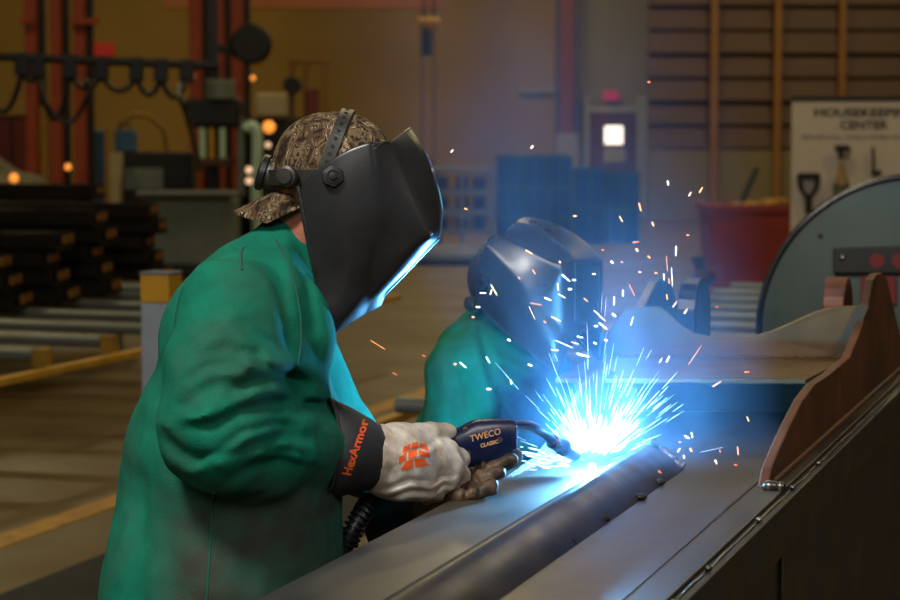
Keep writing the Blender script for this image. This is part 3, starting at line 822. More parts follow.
# right glove: pale leather, fingers wrapped round the grip of the gun
def glove(hand, lo, hi, m, parent, name, h=.0019, extra=None, lump=.0012, folds=()):
    s = SDF(lo, hi, h)
    for pts, rs in hand: s.chain(pts, rs, .006)
    if extra: extra(s)
    for pts, amp, w in folds: s.fold(pts, amp, w)
    s.lumps(lump, 95, 11); s.lumps(lump * .5, 220, 12)
    return s.mesh(name, m, parent, smooth_it=2)
def gx(s):
    s.chain([W(372, 455, 3.28), W(400, 460, 3.315), W(430, 462, 3.345)], [.046, .050, .034], .02)
    s.chain([W(388, 476, 3.30), W(420, 484, 3.33)], [.034, .028], .02)
    s.cut(W(368, 455, 3.28), -ax)
PG = lambda *q: [W(x, y, 3.33) for x, y in q]
gl1 = glove(HANDS1, W(350, 510, 3.30) + Vector((0, -.13, 0)), W(475, 412, 3.30) + Vector((0, .21, 0)), M_gloveW, p1, 'glove', extra=gx,
            folds=[(PG((388, 482), (410, 474), (432, 478)), .004, .005), (PG((392, 492), (412, 486), (430, 490)), .004, .005), (PG((394, 438), (412, 446), (436, 442)), .003, .004), (PG((430, 482), (442, 476), (452, 478)), .004, .003), (PG((436, 492), (444, 486), (452, 488)), .003, .003)])
cuff = cuff_mb.build('cuff', M_gaunt, gl1, smooth=True)
sd = cuff.modifiers.new('solid', 'SOLIDIFY'); sd.thickness = .003; sd.offset = -1
b = MB(); b.tube([p + (p - c0) * .01 for p in rings[0]], .0024, 8, closed=True); b.build('cuff_binding', M_strap, gl1, smooth=True)
b = MB(); b.tube([p + (p - c3) * .03 for p in rings[3]], .0026, 8, closed=True); b.build('cuff_piping', M_gloveW, gl1, smooth=True)
bvc = bvh_of(cuff)
tdx = W(361, 431, 3.2) - W(344, 482, 3.2); tdy = Vector((-tdx.z, 0, tdx.x))
nrm = Vector((0, -1, 0))
tdx = Vector((tdx.x, 0, tdx.z))
def near_text(name, body, size, px, py, d, dx, m, parent, bvh, **kw):
    dx = Vector(dx).normalized(); dy = Vector((-dx.z, 0, dx.x)); 
    return lettering(name, body, size, W(px, py, d), dx, dy, m, parent, off=.0012, bvh=bvh, **kw)
near_text('lettering', 'HexArmor', .0185, 353, 457.5, 3.12, tdx, M_orange, gl1, bvc, spacing=1.0, bold=.0006)
# printed emblem on the back of the hand: a fan of panels
bvg = bvh_of(gl1)
def decal(name, polys, m, parent, bvh, d=3.3, off=.0012):
    b = MB()
    for poly in polys:
        k = 4; dense = []
        for i in range(len(poly)):
            a = poly[i]; c = poly[(i + 1) % len(poly)]
            for t in range(k): dense.append((a[0] + (c[0] - a[0]) * t / k, a[1] + (c[1] - a[1]) * t / k))
        cx = sum(p[0] for p in dense) / len(dense); cy = sum(p[1] for p in dense) / len(dense)
        mid = [((p[0] + cx) / 2, (p[1] + cy) / 2) for p in dense]
        vs = []
        for q in dense + mid + [(cx, cy)]:
            p = W(q[0], q[1], d); vs.append(project(p, Vector((0, -1, 0)), off, bvh))
        n = len(dense); fs = [(i, (i + 1) % n, n + (i + 1) % n, n + i) for i in range(n)] + [(n + i, n + (i + 1) % n, 2 * n) for i in range(n)]
        b.add(vs, fs)
    return b.build(name, m, parent)
decal('emblem', [[(404, 443.5), (411, 440.8), (410, 446.5), (403, 448.8)], [(412.5, 440.5), (418.5, 440.2), (418, 446), (411.5, 446.3)], [(420, 440.8), (427, 445), (429.5, 450), (419.5, 446)],
                 [(400, 452.5), (407.5, 447.5), (406.5, 455.5), (399.5, 459.5)], [(408.8, 447.8), (417, 447.2), (417, 453.2), (408.8, 455)], [(418.8, 447.6), (429.5, 451.5), (430.6, 456.8), (420, 453.2)],
                 [(401, 465.5), (406.5, 456.8), (413.5, 455.5), (413.5, 463.8), (406, 465.6)], [(415, 455.2), (424, 455.8), (430, 464), (415.5, 463.4)]], M_orange, gl1, bvg)
# left glove: dark stained leather cupped under the gun
def gx2(s):
    s.chain([W(424, 507, 3.56), W(448, 494, 3.50)], [.034, .030], .02)
    s.cut(W(418, 508, 3.57), W(418, 508, 3.57) - W(450, 492, 3.49))
PL = lambda *q: [W(x, y, 3.42) for x, y in q]
gl2 = glove(HANDS2, W(395, 530, 3.45) + Vector((0, -.16, 0)), W(525, 438, 3.45) + Vector((0, .20, 0)), M_gloveB, p1, 'glove', extra=gx2, lump=.0020,
            folds=[(PG((470, 470), (474, 478), (473, 486)), .003, .003), (PG((484, 462), (488, 470), (487, 478)), .003, .003), (PG((462, 486), (466, 493), (465, 500)), .003, .003), (PG((476, 484), (480, 491), (479, 499)), .003, .003)])
gl2['label'] = 'dirty brown leather glove under the gun'; gl1['label'] = 'white leather glove with black cuff on the gun grip'
d0, d1, d2 = W(372, 512, 3.58), W(400, 509, 3.575), W(426, 506, 3.56)
b = MB(); vs = []; fs = []
rings2 = [ringpts(c, d2 - d0, r, n) for c, r in zip((d0, d1, d2), (.066, .054, .040))]
for q in rings2: vs += q
for i in range(2):
    for k in range(n): fs.append((i * n + k, i * n + (k + 1) % n, (i + 1) * n + (k + 1) % n, (i + 1) * n + k))
b.add(vs, fs); cf = b.build('cuff', M_gaunt, gl2, smooth=True); sd = cf.modifiers.new('solid', 'SOLIDIFY'); sd.thickness = .003
b = MB(); b.tube([p + (p - d2) * .04 for p in rings2[2]], .003, 8, closed=True); b.build('cuff_piping', mat('yellow_piping', (190, 160, 50), .6), gl2, smooth=True)
# headwear
cap1 = cap(ID, p1); 
helm1 = helmet(ID, p1, stickers=True)
headgear(ID, cap1)

# ================================================================ welding gun
M_navy = mat('navy_gun_housing', (18, 30, 72), .32, var=.15, vscale=20, spec=.6, coat=.2)
M_grip = mat('black_gun_grip', (18, 20, 28), .4)
M_metal = mat('gun_neck_metal', (96, 100, 112), .28, .9, var=.3, vscale=20)
M_noz = mat('nozzle_copper', (86, 66, 70), .38, .8, rgb2=(40, 44, 70), vscale=25)
M_screw = mat('screw_steel', (150, 150, 150), .3, .9)
M_gold = mat('gold_print', (236, 176, 122), .5)
ARC = W(592, 467, 3.63)
g0 = W(430, 458, 3.43)
gun = thing('welding_gun', 'navy blue welding gun with gold lettering and curved metal neck in the gloved hands', 'welding gun', W(485, 440, 3.47))
def dz(px): return 3.40 + (px - 420) * .00078       # the gun recedes towards the arc
hd = [(408, 470, 446), (430, 468, 440), (452, 470.5, 431.5), (462, 469, 427), (474, 465, 420.5), (492, 461, 419.3), (508, 456, 418.8), (514, 451, 420)]
vs = []; fs = []; nn = 8
for px, yb, yt in hd:
    d = dz(px); w2 = .017 if px > 440 else .015
    pb, pt = W(px, yb, d), W(px, yt, d); hgt = (pt - pb)
    side = Vector((-.32, .95, 0)).normalized()
    for (u, v) in ((0, -.55), (.16, -1), (.84, -1), (1, -.55), (1, .55), (.84, 1), (.16, 1), (0, .55)):
        vs.append(pb + hgt * u + side * (w2 * v))
m_ = len(hd)
for i in range(m_ - 1):
    for k in range(nn): fs.append((i * nn + k, i * nn + (k + 1) % nn, (i + 1) * nn + (k + 1) % nn, (i + 1) * nn + k))
fs.append(tuple(range(nn))); fs.append(tuple((m_ - 1) * nn + k for k in range(nn)))
b = MB(); b.add(vs, fs); handle = b.build('handle', M_navy, gun, bevel=.0025, smooth=True, seg=3)
bvn = bvh_of(handle)
tdir = W(500, 432.5, dz(500)) - W(477, 438.5, dz(477))
def gun_text(nm, body, size, px, py, sp=1.0):
    dx = tdir.normalized(); dy = Vector((0, 0, 1)); dy = (dy - dx * dy.dot(dx)).normalized()
    return lettering(nm, body, size, W(px, py, dz(px) - .03), dx, dy, M_gold, gun, off=.0008, bvh=bvn, spacing=sp, bold=.0003)
gun_text('lettering', 'TWECO', .0150, 488, 436, 1.05); gun_text('lettering', 'CLASSIC', .0088, 492, 444.5, 1.0)
for px, py in ((472, 433), (473, 456), (505.5, 442)):
    p = project(W(px, py, dz(px) - .05), Vector((.30, -.95, 0)).normalized(), 0, bvn)
    b = MB(); b.lathe(p, (.30, -.95, 0), [(-.002, .0048), (.0012, .0048), (.0018, .0035), (.0008, .0022), (.0008, .0002)], 14); b.build('screw', M_screw, gun, smooth=True)
# trigger guard loop and trigger below the front
b = MB(); tp = spline([W(508, 452, dz(508)), W(516, 451, dz(512)), W(519.5, 456, dz(514)), W(517, 462, dz(512)), W(509, 463, dz(508))], 6)
b.tube(tp, .0036, 8, squash=1.6); b.build('trigger', M_screw, gun, smooth=True)
# curved neck
nk = spline([W(508, 428, dz(508)), W(518, 425.5, 3.485), W(532, 427, 3.51), W(545, 434, 3.538), W(554, 443, 3.552), W(560, 448, 3.555)], 8)
b = MB(); b.tube(nk, .0085, 16); b.build('neck', M_metal, gun, smooth=True)
q0 = W(552, 441, 3.55); q1 = ARC + Vector((-.014, -.006, .014))
dd = (q1 - q0)
b = MB(); b.lathe(q0, dd, [(0, .0105), (.002, .0128), (.03, .0132), (.032, .0150), (.040, .0150), (.042, .0128), (dd.length * .72, .0122), (dd.length - .03, .0098), (dd.length - .03, .004)], 20); b.build('nozzle', M_noz, gun, smooth=True)
q2 = q0 + dd.normalized() * (dd.length - .034)
b = MB(); b.cyl(q2, q2 + dd.normalized() * .012, .0045, .004, 12); b.build('contact_tip', M_noz, gun, smooth=True)
b = MB(); b.cyl(q2, ARC - dd.normalized() * .004, .0009, n=6); b.build('wire', M_noz, gun)
# corrugated strain relief and cable behind the hand
cabp = spline([W(424, 462, 3.42), W(404, 474, 3.39), W(384, 486, 3.36), W(372, 498, 3.33), W(362, 514, 3.31), W(353, 530, 3.30), W(347, 545, 3.30)], 10)
b = MB(); pts = []; rs = []
sub = [p for p in cabp]
for i in range(len(sub) - 1):
    for t in np.linspace(0, 1, 6, endpoint=False): pts.append(sub[i].lerp(sub[i + 1], t))
Ls = 0; last = pts[0]
for p in pts:
    Ls += (p - last).length; last = p
    rs.append(.0150 + .0024 * (1 if math.sin(Ls * 2 * math.pi / .0088) > 0 else -1))
b.tube(pts, rs, 18); b.build('strain_relief', M_grip, gun, smooth=True)
rest = spline([W(349, 540, 3.30), W(343, 556, 3.30), Vector((-.19, 3.29, .74)), Vector((-.20, 3.26, .50)), Vector((-.19, 3.20, .25)), Vector((-.10, 3.05, .045)), Vector((.2, 2.7, .014)), Vector((.7, 2.2, .014))], 8)
b = MB(); b.tube(rest, .0135, 14); b.build('cable', M_grip, gun, smooth=True)
# ================================================================ second welder, kneeling on the far side
DB = 4.5
p2 = thing('person', 'person in green jacket and dark welding helmet crouching behind the steel beam', 'person', (.06, 4.62, 0))
HC2 = W(520, 288, 4.52)
YAW = math.radians(-33)
M2 = Matrix.Translation(HC2) @ Matrix.Rotation(YAW, 4, 'Z') @ Matrix.Rotation(math.radians(-44), 4, 'Y') @ Matrix.Rotation(math.radians(0), 4, 'X') @ Matrix.Scale(1.0, 4)
FWD = Vector((math.cos(YAW), math.sin(YAW), 0)); RGT = Vector((math.sin(YAW), -math.cos(YAW), 0))
def B2(f, r, z): return Vector((.105, 4.62, 0)) + FWD * f + RGT * r + Vector((0, 0, z))
nb = W(500, 338, 4.60)                                  # root of the neck
body = SDF((-.45, 3.95, -.01), (.75, 5.25, 1.46), .006)
head_prims(body, M2)
hd_ = M2 @ cp(318, 212)
body.cone(hd_, nb, .056, .062, .03)
chest = W(492, 390, 4.62); belly = W(480, 470, 4.66); hip = W(472, 545, 4.72)
RT = RGT
def wide(sd, a, b_, ra, rb, half, k=.05):               # a torso section: three parallel cones across the shoulders
    for q in (-1, 0, 1):
        sd.cone(a + RT * half * q, b_ + RT * half * q, ra, rb, k)
wide(body, W(497, 362, 4.61), belly, .075, .085, .06); wide(body, belly, hip, .085, .09, .07)
shR, shL = W(466, 372, 4.45), W(535, 372, 4.78)
elR, elL = W(452, 470, 4.42), W(560, 462, 4.84)
wrR, wrL = W(500, 505, 4.32), W(585, 480, 4.62)
for a, e, w in ((shR, elR, wrR), (shL, elL, wrL)): body.chain([a, e, w], [.052, .043, .032], .02)
kn = [B2(.20, .13, .075), B2(.20, -.13, .075)]; hp_ = [hip + RT * .10 + Vector((0, 0, -.03)), hip - RT * .10 + Vector((0, 0, -.03))]
ft = [B2(-.24, .12, .06), B2(-.24, -.12, .06)]
for h, k, f in zip(hp_, kn, ft): body.chain([h, k, f], [.088, .058, .040], .02)
def hand2(w, fwd):
    out = []; up = Vector((0, 0, 1)); sd = fwd.cross(up).normalized()
    for i, o in enumerate((-.030, -.010, .010, .030)):
        k = w + fwd * .09 + sd * o; L = (.030, .034, .032, .026)[i]
        out.append(([w + sd * o * .5, k, k + fwd * L + Vector((0, 0, -.012)), k + fwd * L * 1.4 + Vector((0, 0, -.035))], [.022, .014, .012, .010]))
    out.append(([w + sd * -.02, w + fwd * .04 - sd * .045, w + fwd * .075 - sd * .055 + Vector((0, 0, -.01))], [.020, .015, .012]))
    return out
fr_ = [(wrR - elR).normalized(), (wrL - elL).normalized()]
hands = [hand2(wrR, fr_[0]), hand2(wrL, fr_[1])]
for H in hands:
    for pts, rs in H: body.chain(pts, [r * .62 for r in rs], .006)
body.mesh('body', M_skin, p2)
for sg in (-1, 1): MB().sphere(M2 @ cp(380, 206, .030 * sg), .0125, 8).build('eye', MATS['eye_white'], p2, smooth=True)
for H, w in zip(hands, (wrR, wrL)):
    s = SDF(w - Vector((.18, .18, .14)), w + Vector((.18, .18, .14)), .003)
    for pts, rs in H: s.chain(pts, rs, .006)
    s.mesh('glove', M_gloveB, p2)
tr = SDF((-.45, 4.05, .0), (.6, 5.25, .78), .007)
wide(tr, hip + Vector((0, 0, .05)), hip, .115, .12, .07)
for h, k, f in zip(hp_, kn, ft): tr.chain([h, k, f], [.11, .074, .060], .03)
tr.cut((0, 0, .002), (0, 0, -1)); tr.lumps(.004, 28, 3); tr.mesh('trousers', M_jeans, p2)
for f in ft:
    s = SDF(f + Vector((-.22, -.22, -.07)), f + Vector((.22, .22, .12)), .006)
    s.cone(f + FWD * .02, f - FWD * .04, .062, .055, .02); s.cone(f - FWD * .05 + Vector((0, 0, .03)), f - FWD * .06 - Vector((0, 0, .03)), .05, .045, .02)
    s.cut((0, 0, .002), (0, 0, -1)); s.mesh('boot', M_boot, p2)
jk = SDF((-.35, 4.0, .35), (.70, 5.2, 1.32), .0055)
wide(jk, W(500, 362, 4.61), belly, .098, .122, .075); wide(jk, belly, hip + Vector((0, 0, -.06)), .122, .135, .085)
jk.cone(shR, W(500, 352, 4.58), .078, .085, .05); jk.cone(shL, W(500, 352, 4.60), .078, .085, .05)
jk.cone(W(500, 362, 4.60), W(502, 330, 4.585), .096, .080, .03)
for a, e, w in ((shR, elR, wrR), (shL, elL, wrL)): jk.chain([a, e, w - (w - e) * .08], [.080, .072, .056], .025)
Q = lambda *q: [W(x, y, 4.42) for x, y in q]
for pts, a, w in ((((481, 330), (488, 360), (500, 400), (505, 440)), .012, .010), (((500, 345), (520, 362), (535, 372)), .012, .010), (((505, 372), (522, 384), (536, 402)), .010, .009), (((496, 392), (512, 404), (524, 424)), .010, .009), (((510, 340), (530, 356), (546, 362)), .010, .010), (((450, 360), (462, 392), (460, 430)), .009, .016)):
    jk.fold(Q(*pts), a, w, 4.62)
jk.lumps(.004, 30, 21); jk.lumps(.0018, 80, 22)
jk.cut((0, 0, .46), (0, 0, -1))
j2 = jk.mesh('jacket', M_jacket, p2, smooth_it=2)
set_grime_shade(j2, lambda c: c[:, 2] * 0 + .05)
c2 = cap(M2, p2, brim=False); c2.data.materials.clear(); c2.data.materials.append(mat('dark_skull_cap', (34, 34, 40), .85, bump=.2, bscale=200))
c2['label'] = 'dark cloth skull cap'
helmet(M2, p2)
headgear(M2, c2)
# ---------------------------------------------------------------- arc, sparks, smoke
AT = ARC; SMOKE = 1.15
M_arc = mat('arc_plasma', (255, 255, 255), .5, emit=(190, 220, 255), estr=400)
arc = MB().sphere(AT, .006, 8).build('welding_arc', M_arc)
tag(arc, 'blinding blue white welding arc at the nozzle tip', 'welding arc')
def lamp(name, kind, loc, energy, color, size=None, target=None, spot=None):
    l = bpy.data.lights.new(name, kind); o = bpy.data.objects.new(name, l); COL.objects.link(o)
    o.location = loc; l.energy = energy; l.color = color
    if kind == 'AREA': l.shape = 'RECTANGLE'; l.size, l.size_y = size
    elif kind in ('POINT', 'SPOT'): l.shadow_soft_size = size or .01
    if target is not None:
        d = Vector(target) - Vector(loc); o.rotation_euler = d.to_track_quat('-Z', 'Y').to_euler()
    if spot: l.spot_size = spot; l.spot_blend = .6
    return o
lamp('arc_light', 'POINT', AT + Vector((0, -.002, .046)), 68.0, (.12, .49, 1.0), .01)
# high bay lamps over the station and through the hall, plus added fill lights
lamp('bay_fill_light', 'AREA', (-1.5, .7, 4.7), 215, (1.0, .95, .86), (1.1, .9), (-.25, 3.3, 1.2))
lamp('bay_fill_light', 'AREA', (1.6, 5.2, 5.0), 10, (1.0, .90, .76), (1.6, 1.2), (.4, 4.2, 1.0))
lamp('bay_fill_light', 'AREA', (3.2, .6, 3.6), 45, (1.0, .93, .84), (1.4, 1.0), (.8, 4.4, .9))  # added light from the right to brighten the gusset, not a known lamp
for x, y in ((-8, 11), (0, 12), (8, 11), (-8, 21), (0, 22), (8, 21), (-7, 32), (1, 33), (8, 32)):
    lamp('hall_lamp', 'AREA', (x, y, 8.4), 340 if y > 30 else 145, (1.0, .81, .42), (1.6, 1.2), (x, y, 0))
lamp('bay_fill_light', 'AREA', (-.8, -2.2, 3.6), 75, (1.0, .94, .86), (2.2, 1.6), (-.2, 3.3, 1.0))  # added soft front fill, standing in for bounce off the table
w = bpy.data.worlds.new('world'); SC.world = w; w.use_nodes = True
w.node_tree.nodes['Background'].inputs['Color'].default_value = (.05, .05, .06, 1); w.node_tree.nodes['Background'].inputs['Strength'].default_value = .2
# ================================================================ things further back in the hall
M_orangesteel = mat('orange_painted_steel', (160, 62, 22), .55, var=.25, vscale=3)
M_blacksteel = mat('black_machine_steel', (26, 25, 24), .5, .3, var=.3, vscale=3)
M_yellow = mat('safety_yellow', (190, 140, 28), .55, var=.25, vscale=6)
M_yellowold = mat('worn_yellow_paint', (150, 112, 30), .6, var=.35, vscale=4)
M_greysteel = mat('grey_painted_steel', (112, 116, 120), .5, .2, var=.2, vscale=6)
M_roller = mat('roller_steel', (128, 134, 130), .42, .6, var=.2, vscale=8, stretch=(.3, 1, 1))
M_tankgrey = mat('machine_grey_green', (104, 114, 106), .55, var=.25, vscale=2)
M_beige = mat('beige_paint', (164, 148, 112), .6, var=.15, vscale=3)
M_darkred = mat('dark_red_paint', (110, 34, 16), .55, var=.25, vscale=2)
M_redbin = mat('red_bin_paint', (146, 46, 22), .5, var=.22, vscale=5, rvar=.1)
M_bluepaint = mat('blue_bin_plastic', (14, 66, 150), .55, var=.25, vscale=5)
M_bluepale = mat('pale_blue_steel', (44, 84, 124), .6, var=.25, vscale=4)
M_palegreen = mat('pale_green_enamel', (176, 206, 184), .35, var=.1, vscale=4)
M_brown = mat('brown_shutter_slat', (72, 39, 12), .6, var=.3, vscale=3, stretch=(.3, 1, 3))
M_mustard = mat('mustard_post', (128, 84, 28), .6, var=.2, vscale=3)
M_signred = mat('sign_red', (196, 28, 28), .5)
M_white = mat('painted_white', (220, 216, 208), .6)
M_board = mat('shadow_board_white', (206, 192, 176), .55, var=.06, vscale=4)
M_ink = mat('black_lettering', (24, 22, 22), .6)
M_disc = mat('grey_green_disc_paint', (70, 86, 80), .6, .1, rgb2=(56, 70, 66), vscale=4, rvar=.08)
M_rags = mat('ochre_rags', (190, 142, 70), .9, rgb2=(140, 96, 44), vscale=12)
M_rubber = mat('black_rubber', (9, 8, 8), .85, var=.2, vscale=10)
def hang(px, d): return W(px, 138, d).x
def zz(py, d): return W(450, py, d).z
def bx(b, x0, x1, y0, y1, z0, z1): b.box(((x0 + x1) / 2, (y0 + y1) / 2, (z0 + z1) / 2), (x1 - x0, y1 - y0, z1 - z0)); return b
def floor_y(py): return G(450, py, 0).y

# painted aisle lines on the floor and a rubber mat
def strip(name, n0, n1, s0, s1, z, m, lab, cat, th=.004):
    b = MB(); ub(b, n0, n1, s0, s1, z, z + th); o = b.build(name, m)
    return tag(o, lab, cat)
M_line = mat('yellow_floor_paint', (176, 128, 26), .6, rgb2=(140, 100, 30), vscale=9)
strip('floor_line', -4.24, -4.10, 5.5, 34, 0, M_line, 'yellow painted aisle line on the floor passing behind the foreground person', 'floor marking')
strip('floor_mat', -3.66, -2.9, 3.0, 8.45, 0, M_rubber, 'black rubber mat on the floor at the lower left corner', 'mat', .012)

# roller conveyor on the left: frame rails and every roller
CV = .50
def conveyor(n0, n1, slist, lab, rail_m, s0, s1):
    t = thing('roller_conveyor', lab, 'conveyor', UN((n0 + n1) / 2, (s0 + s1) / 2, 0), -PHI)
    for nn in (n0, n1):
        ub(MB(), nn - .02, nn + .03, s0, s1, CV - .09, CV - .055).build('side_rail', rail_m, t, bevel=.004)
    for s in np.arange(s0 + .2, s1, 2.2):
        for nn in (n0 + .3, (n0 + n1) / 2 - .35): ub(MB(), nn - .04, nn + .04, s - .04, s + .04, 0, CV - .055).build('leg', M_greysteel, t)
    for s in slist:
        b = MB(); b.cyl(UN(n0 + .06, s, CV), UN(n1 - .10, s, CV), .033, n=18); r = b.build('roller', M_roller, t, smooth=True)
        b = MB(); ub(b, n1 - .09, n1 - .02, s - .035, s + .035, CV - .055, CV + .03); b.build('bearing', M_yellowold, r)
    return t
sl = []
for px, py in ((12, 372), (60, 357), (122, 342)):
    v = G(px, py, CV); sl.append(v.x * SU + v.y * CU)
step = (sl[2] - sl[0]) / 2
conveyor(-8.6, -5.0, [sl[0] + step * (k - 1) for k in range(9)], 'long roller conveyor with bare steel rollers and yellow rail at the left', M_yellow, sl[0] - 1.3, sl[0] + step * 8)
conveyor(-2.86, -1.75, [7.75 + .62 * k for k in range(12)], 'roller conveyor with yellow rail behind the crouching person and red bin', M_yellow, 7.5, 15.0)

# square guard post
pp_ = W(161, 272, 7.7)
t = thing('guard_post', 'square grey guard post with yellow painted top behind the foreground person', 'post', (pp_.x, 7.7, 0), -PHI)
zt = pp_.z; bb_ = MB(); bb_.box((pp_.x, 7.7, (zt - .11) / 2), (.112, .112, zt - .11), -PHI); bb_.build('post', mat('guard_post_paint', (142, 150, 158), .5, var=.15, vscale=6), t, bevel=.006)
MB().box((pp_.x, 7.7, zt - .058), (.1125, .1125, .10), -PHI).build('yellow_band', M_yellow, t, bevel=.004)
MB().box((pp_.x, 7.7, zt - .003), (.118, .118, .012), -PHI).build('cap_plate', M_greysteel, t, bevel=.003)

# stacks of steel channel, each length of its own
M_chan = mat('dark_steel_channel', (34, 28, 22), .5, .5, var=.3, vscale=4)
M_chanend = mat('channel_end_highlight', (128, 86, 30), .45, .4)  # yellowish highlight on the channel ends, painted as a colour
def channel_mesh(L):
    b = MB(); b.box((0, 0, .006), (L, .16, .012)); b.box((0, -.074, .05), (L, .012, .10)); b.box((0, .074, .05), (L, .012, .10))
    return b
chan0 = None
def channel(x, y, z, rz, lab, grp, L=1.0):
    global chan0
    if chan0 is None:
        o = thing('steel_channel', lab, 'steel channel', (0, 0, 0), 0, grp)
        channel_mesh(4.0).build('channel', M_chan, o)
        b = MB(); b.box((2.004, .03, .06), (.010, .06, .05)); b.build('end_highlight', M_chanend, o)
        chan0 = o; o.location = (x, y, z); o.rotation_euler = (0, 0, rz); return o
    return dup(chan0, (x, y, z), rz, lab, grp)
piles = [(20, 310, 3, 'leftmost low pile'), (68, 304, 4, 'second pile from the left'), (112, 295, 5, 'third pile from the left'), (164, 281, 5, 'pile reaching furthest right'), (98, 271, 6, 'tallest pile at the back')]
ZR_ = CV + .034
for pxe, pyb, nl, nm in piles:
    e = G(pxe, pyb, ZR_); rz = -PHI + .02
    for lv in range(nl):
        for k in range(2):
            q = e + Vector((-.03 * ((lv * 7 + k * 5) % 5), .185 * k, 0)); ctr = q - Vector((math.cos(rz), math.sin(rz), 0)) * 2.0
            channel(ctr.x, ctr.y, ZR_ + lv * .109, rz, 'dark steel channel in the %s on the roller conveyor' % nm, 'channels in the ' + nm)

# grey machine bed and dark machinery behind the stacks
def box_thing(name, lab, cat, px0, px1, d, zt0, dep, m, z0=0.0, bev=.02, group=None):
    x0, x1 = hang(px0, d), hang(px1, d)
    t = thing(name, lab, cat, ((x0 + x1) / 2, d + dep / 2, z0), 0, group)
    bx(MB(), x0, x1, d, d + dep, z0, zt0).build('body', m, t, bevel=bev)
    return t, x0, x1
t, x0, x1 = box_thing('machine_bed', 'long grey machine bed with rounded top behind the channel stacks', 'machine', 140, 233, 23.0, zz(192, 23.0), .9, M_tankgrey, bev=.12)
bx(MB(), x0 + .1, x1 - .1, 22.95, 23.0, .06, .16).build('kick_plate', M_blacksteel, t)
bx(MB(), x0 - .05, x1 + .05, 22.9, 23.1, zz(197, 22.9), zz(191, 22.9)).build('way_rail', M_greysteel, t, bevel=.03)
t, x0, x1 = box_thing('control_cabinet', 'low dark cabinet standing beside the machine at left', 'cabinet', 120, 192, 25.8, zz(152, 25.8), .55, M_blacksteel)
bx(MB(), x0 + .05, x1 - .35, 25.76, 25.8, zz(190, 25.8), zz(168, 25.8)).build('front_panel', M_tankgrey, t, bevel=.01)
bx(MB(), x1 - .3, x1 - .05, 25.76, 25.8, zz(188, 25.8), zz(172, 25.8)).build('vent', M_blacksteel, t, bevel=.01)
# drilling machine: black head, column, motor
dM = 24.5
t = thing('drilling_machine', 'tall black drilling machine with motor and round guard against the mustard wall', 'machine', (hang(215, dM), dM, 0))
bx(MB(), hang(184, dM), hang(243, dM), dM, dM + .9, 0, zz(196, dM)).build('base', M_blacksteel, t, bevel=.03)
bx(MB(), hang(208, dM), hang(216, dM), dM + .2, dM + .5, zz(196, dM), zz(60, dM)).build('column', M_blacksteel, t, bevel=.02)
bx(MB(), hang(236, dM), hang(243, dM), dM + .05, dM + .25, zz(196, dM), zz(118, dM)).build('column', M_tankgrey, t, bevel=.02)
bx(MB(), hang(186, dM), hang(240, dM), dM - .1, dM + .6, zz(128, dM), zz(98, dM)).build('drill_head', M_blacksteel, t, bevel=.05)
b = MB(); b.cyl((hang(221, dM), dM - .05, zz(100, dM)), (hang(221, dM), dM - .05, zz(80, dM)), .17, n=20); b.build('motor', M_tankgrey, t, bevel=.02, smooth=True)
b = MB(); b.lathe((hang(252, dM), dM - .1, zz(44, dM)), (0, 1, 0), [(0, .20), (.03, .23), (.25, .23), (.28, .18)], 24); b.build('round_guard', M_blacksteel, t, smooth=True)
bx(MB(), hang(232, dM), hang(248, dM), dM, dM + .3, zz(58, dM), zz(34, dM)).build('gearbox', M_blacksteel, t, bevel=.03)
bx(MB(), hang(214, dM), hang(236, dM), dM + .1, dM + .3, zz(52, dM), zz(44, dM)).build('arm', M_blacksteel, t, bevel=.02)
for px in (203, 212, 223):
    b = MB(); b.cyl((hang(px, dM), dM - .06, zz(128, dM)), (hang(px, dM), dM - .06, zz(158, dM)), .035, n=12); b.build('spindle', M_palegreen if px != 212 else M_yellow, t, smooth=True)
bx(MB(), hang(198, dM), hang(232, dM), dM - .15, dM + .3, zz(166, dM), zz(158, dM)).build('work_table', M_brown, t, bevel=.01)
# specular glints off the machines, put in as small glowing balls
M_glinto = mat('orange_glint_glow', (255, 170, 80), .4, emit=(255, 150, 60), estr=1.2)
M_glintw = mat('warm_glint_glow', (255, 220, 190), .4, emit=(255, 205, 165), estr=1.0)
def add_glint(px, py, d, r, m, lab):
    p = W(px, py, d); t = thing('machine_glint', lab, 'glowing glint', p)
    MB().sphere(p, r, 8).build('glint_ball', m, t, smooth=True)
    b = MB(); b.cyl(p + Vector((0, r * .4, 0)), p + Vector((0, .20, 0)), r * .7, n=12); b.build('glint_stem', M_blacksteel, t, smooth=True)
add_glint(269, 127, 23.5, .068, M_glinto, 'large glowing orange glint above the camouflage cap, left side')
add_glint(268, 145, 23.5, .030, M_glintw, 'small glowing warm glint just below the large orange glint')
add_glint(249, 170, 23.5, .036, M_glintw, 'upper of two small glowing warm glints left of the pale green pipe')
add_glint(249, 181, 23.5, .036, M_glintw, 'lower of two small glowing warm glints left of the pale green pipe')
add_glint(192, 76, 23.8, .030, M_glinto, 'dim glowing orange glint on the left of the drilling machine head')
add_glint(253, 78, 23.8, .028, M_glinto, 'dim glowing orange glint on the right of the drilling machine head')
add_glint(68, 167, 22, .034, M_glinto, 'glowing orange glint at the foot of the middle orange column')
add_glint(14, 178, 21, .046, M_glinto, 'bright glowing orange glint near the left edge above the channels')
add_glint(21, 188, 21, .032, M_glinto, 'fainter glowing orange glint beside the bright one at left edge')
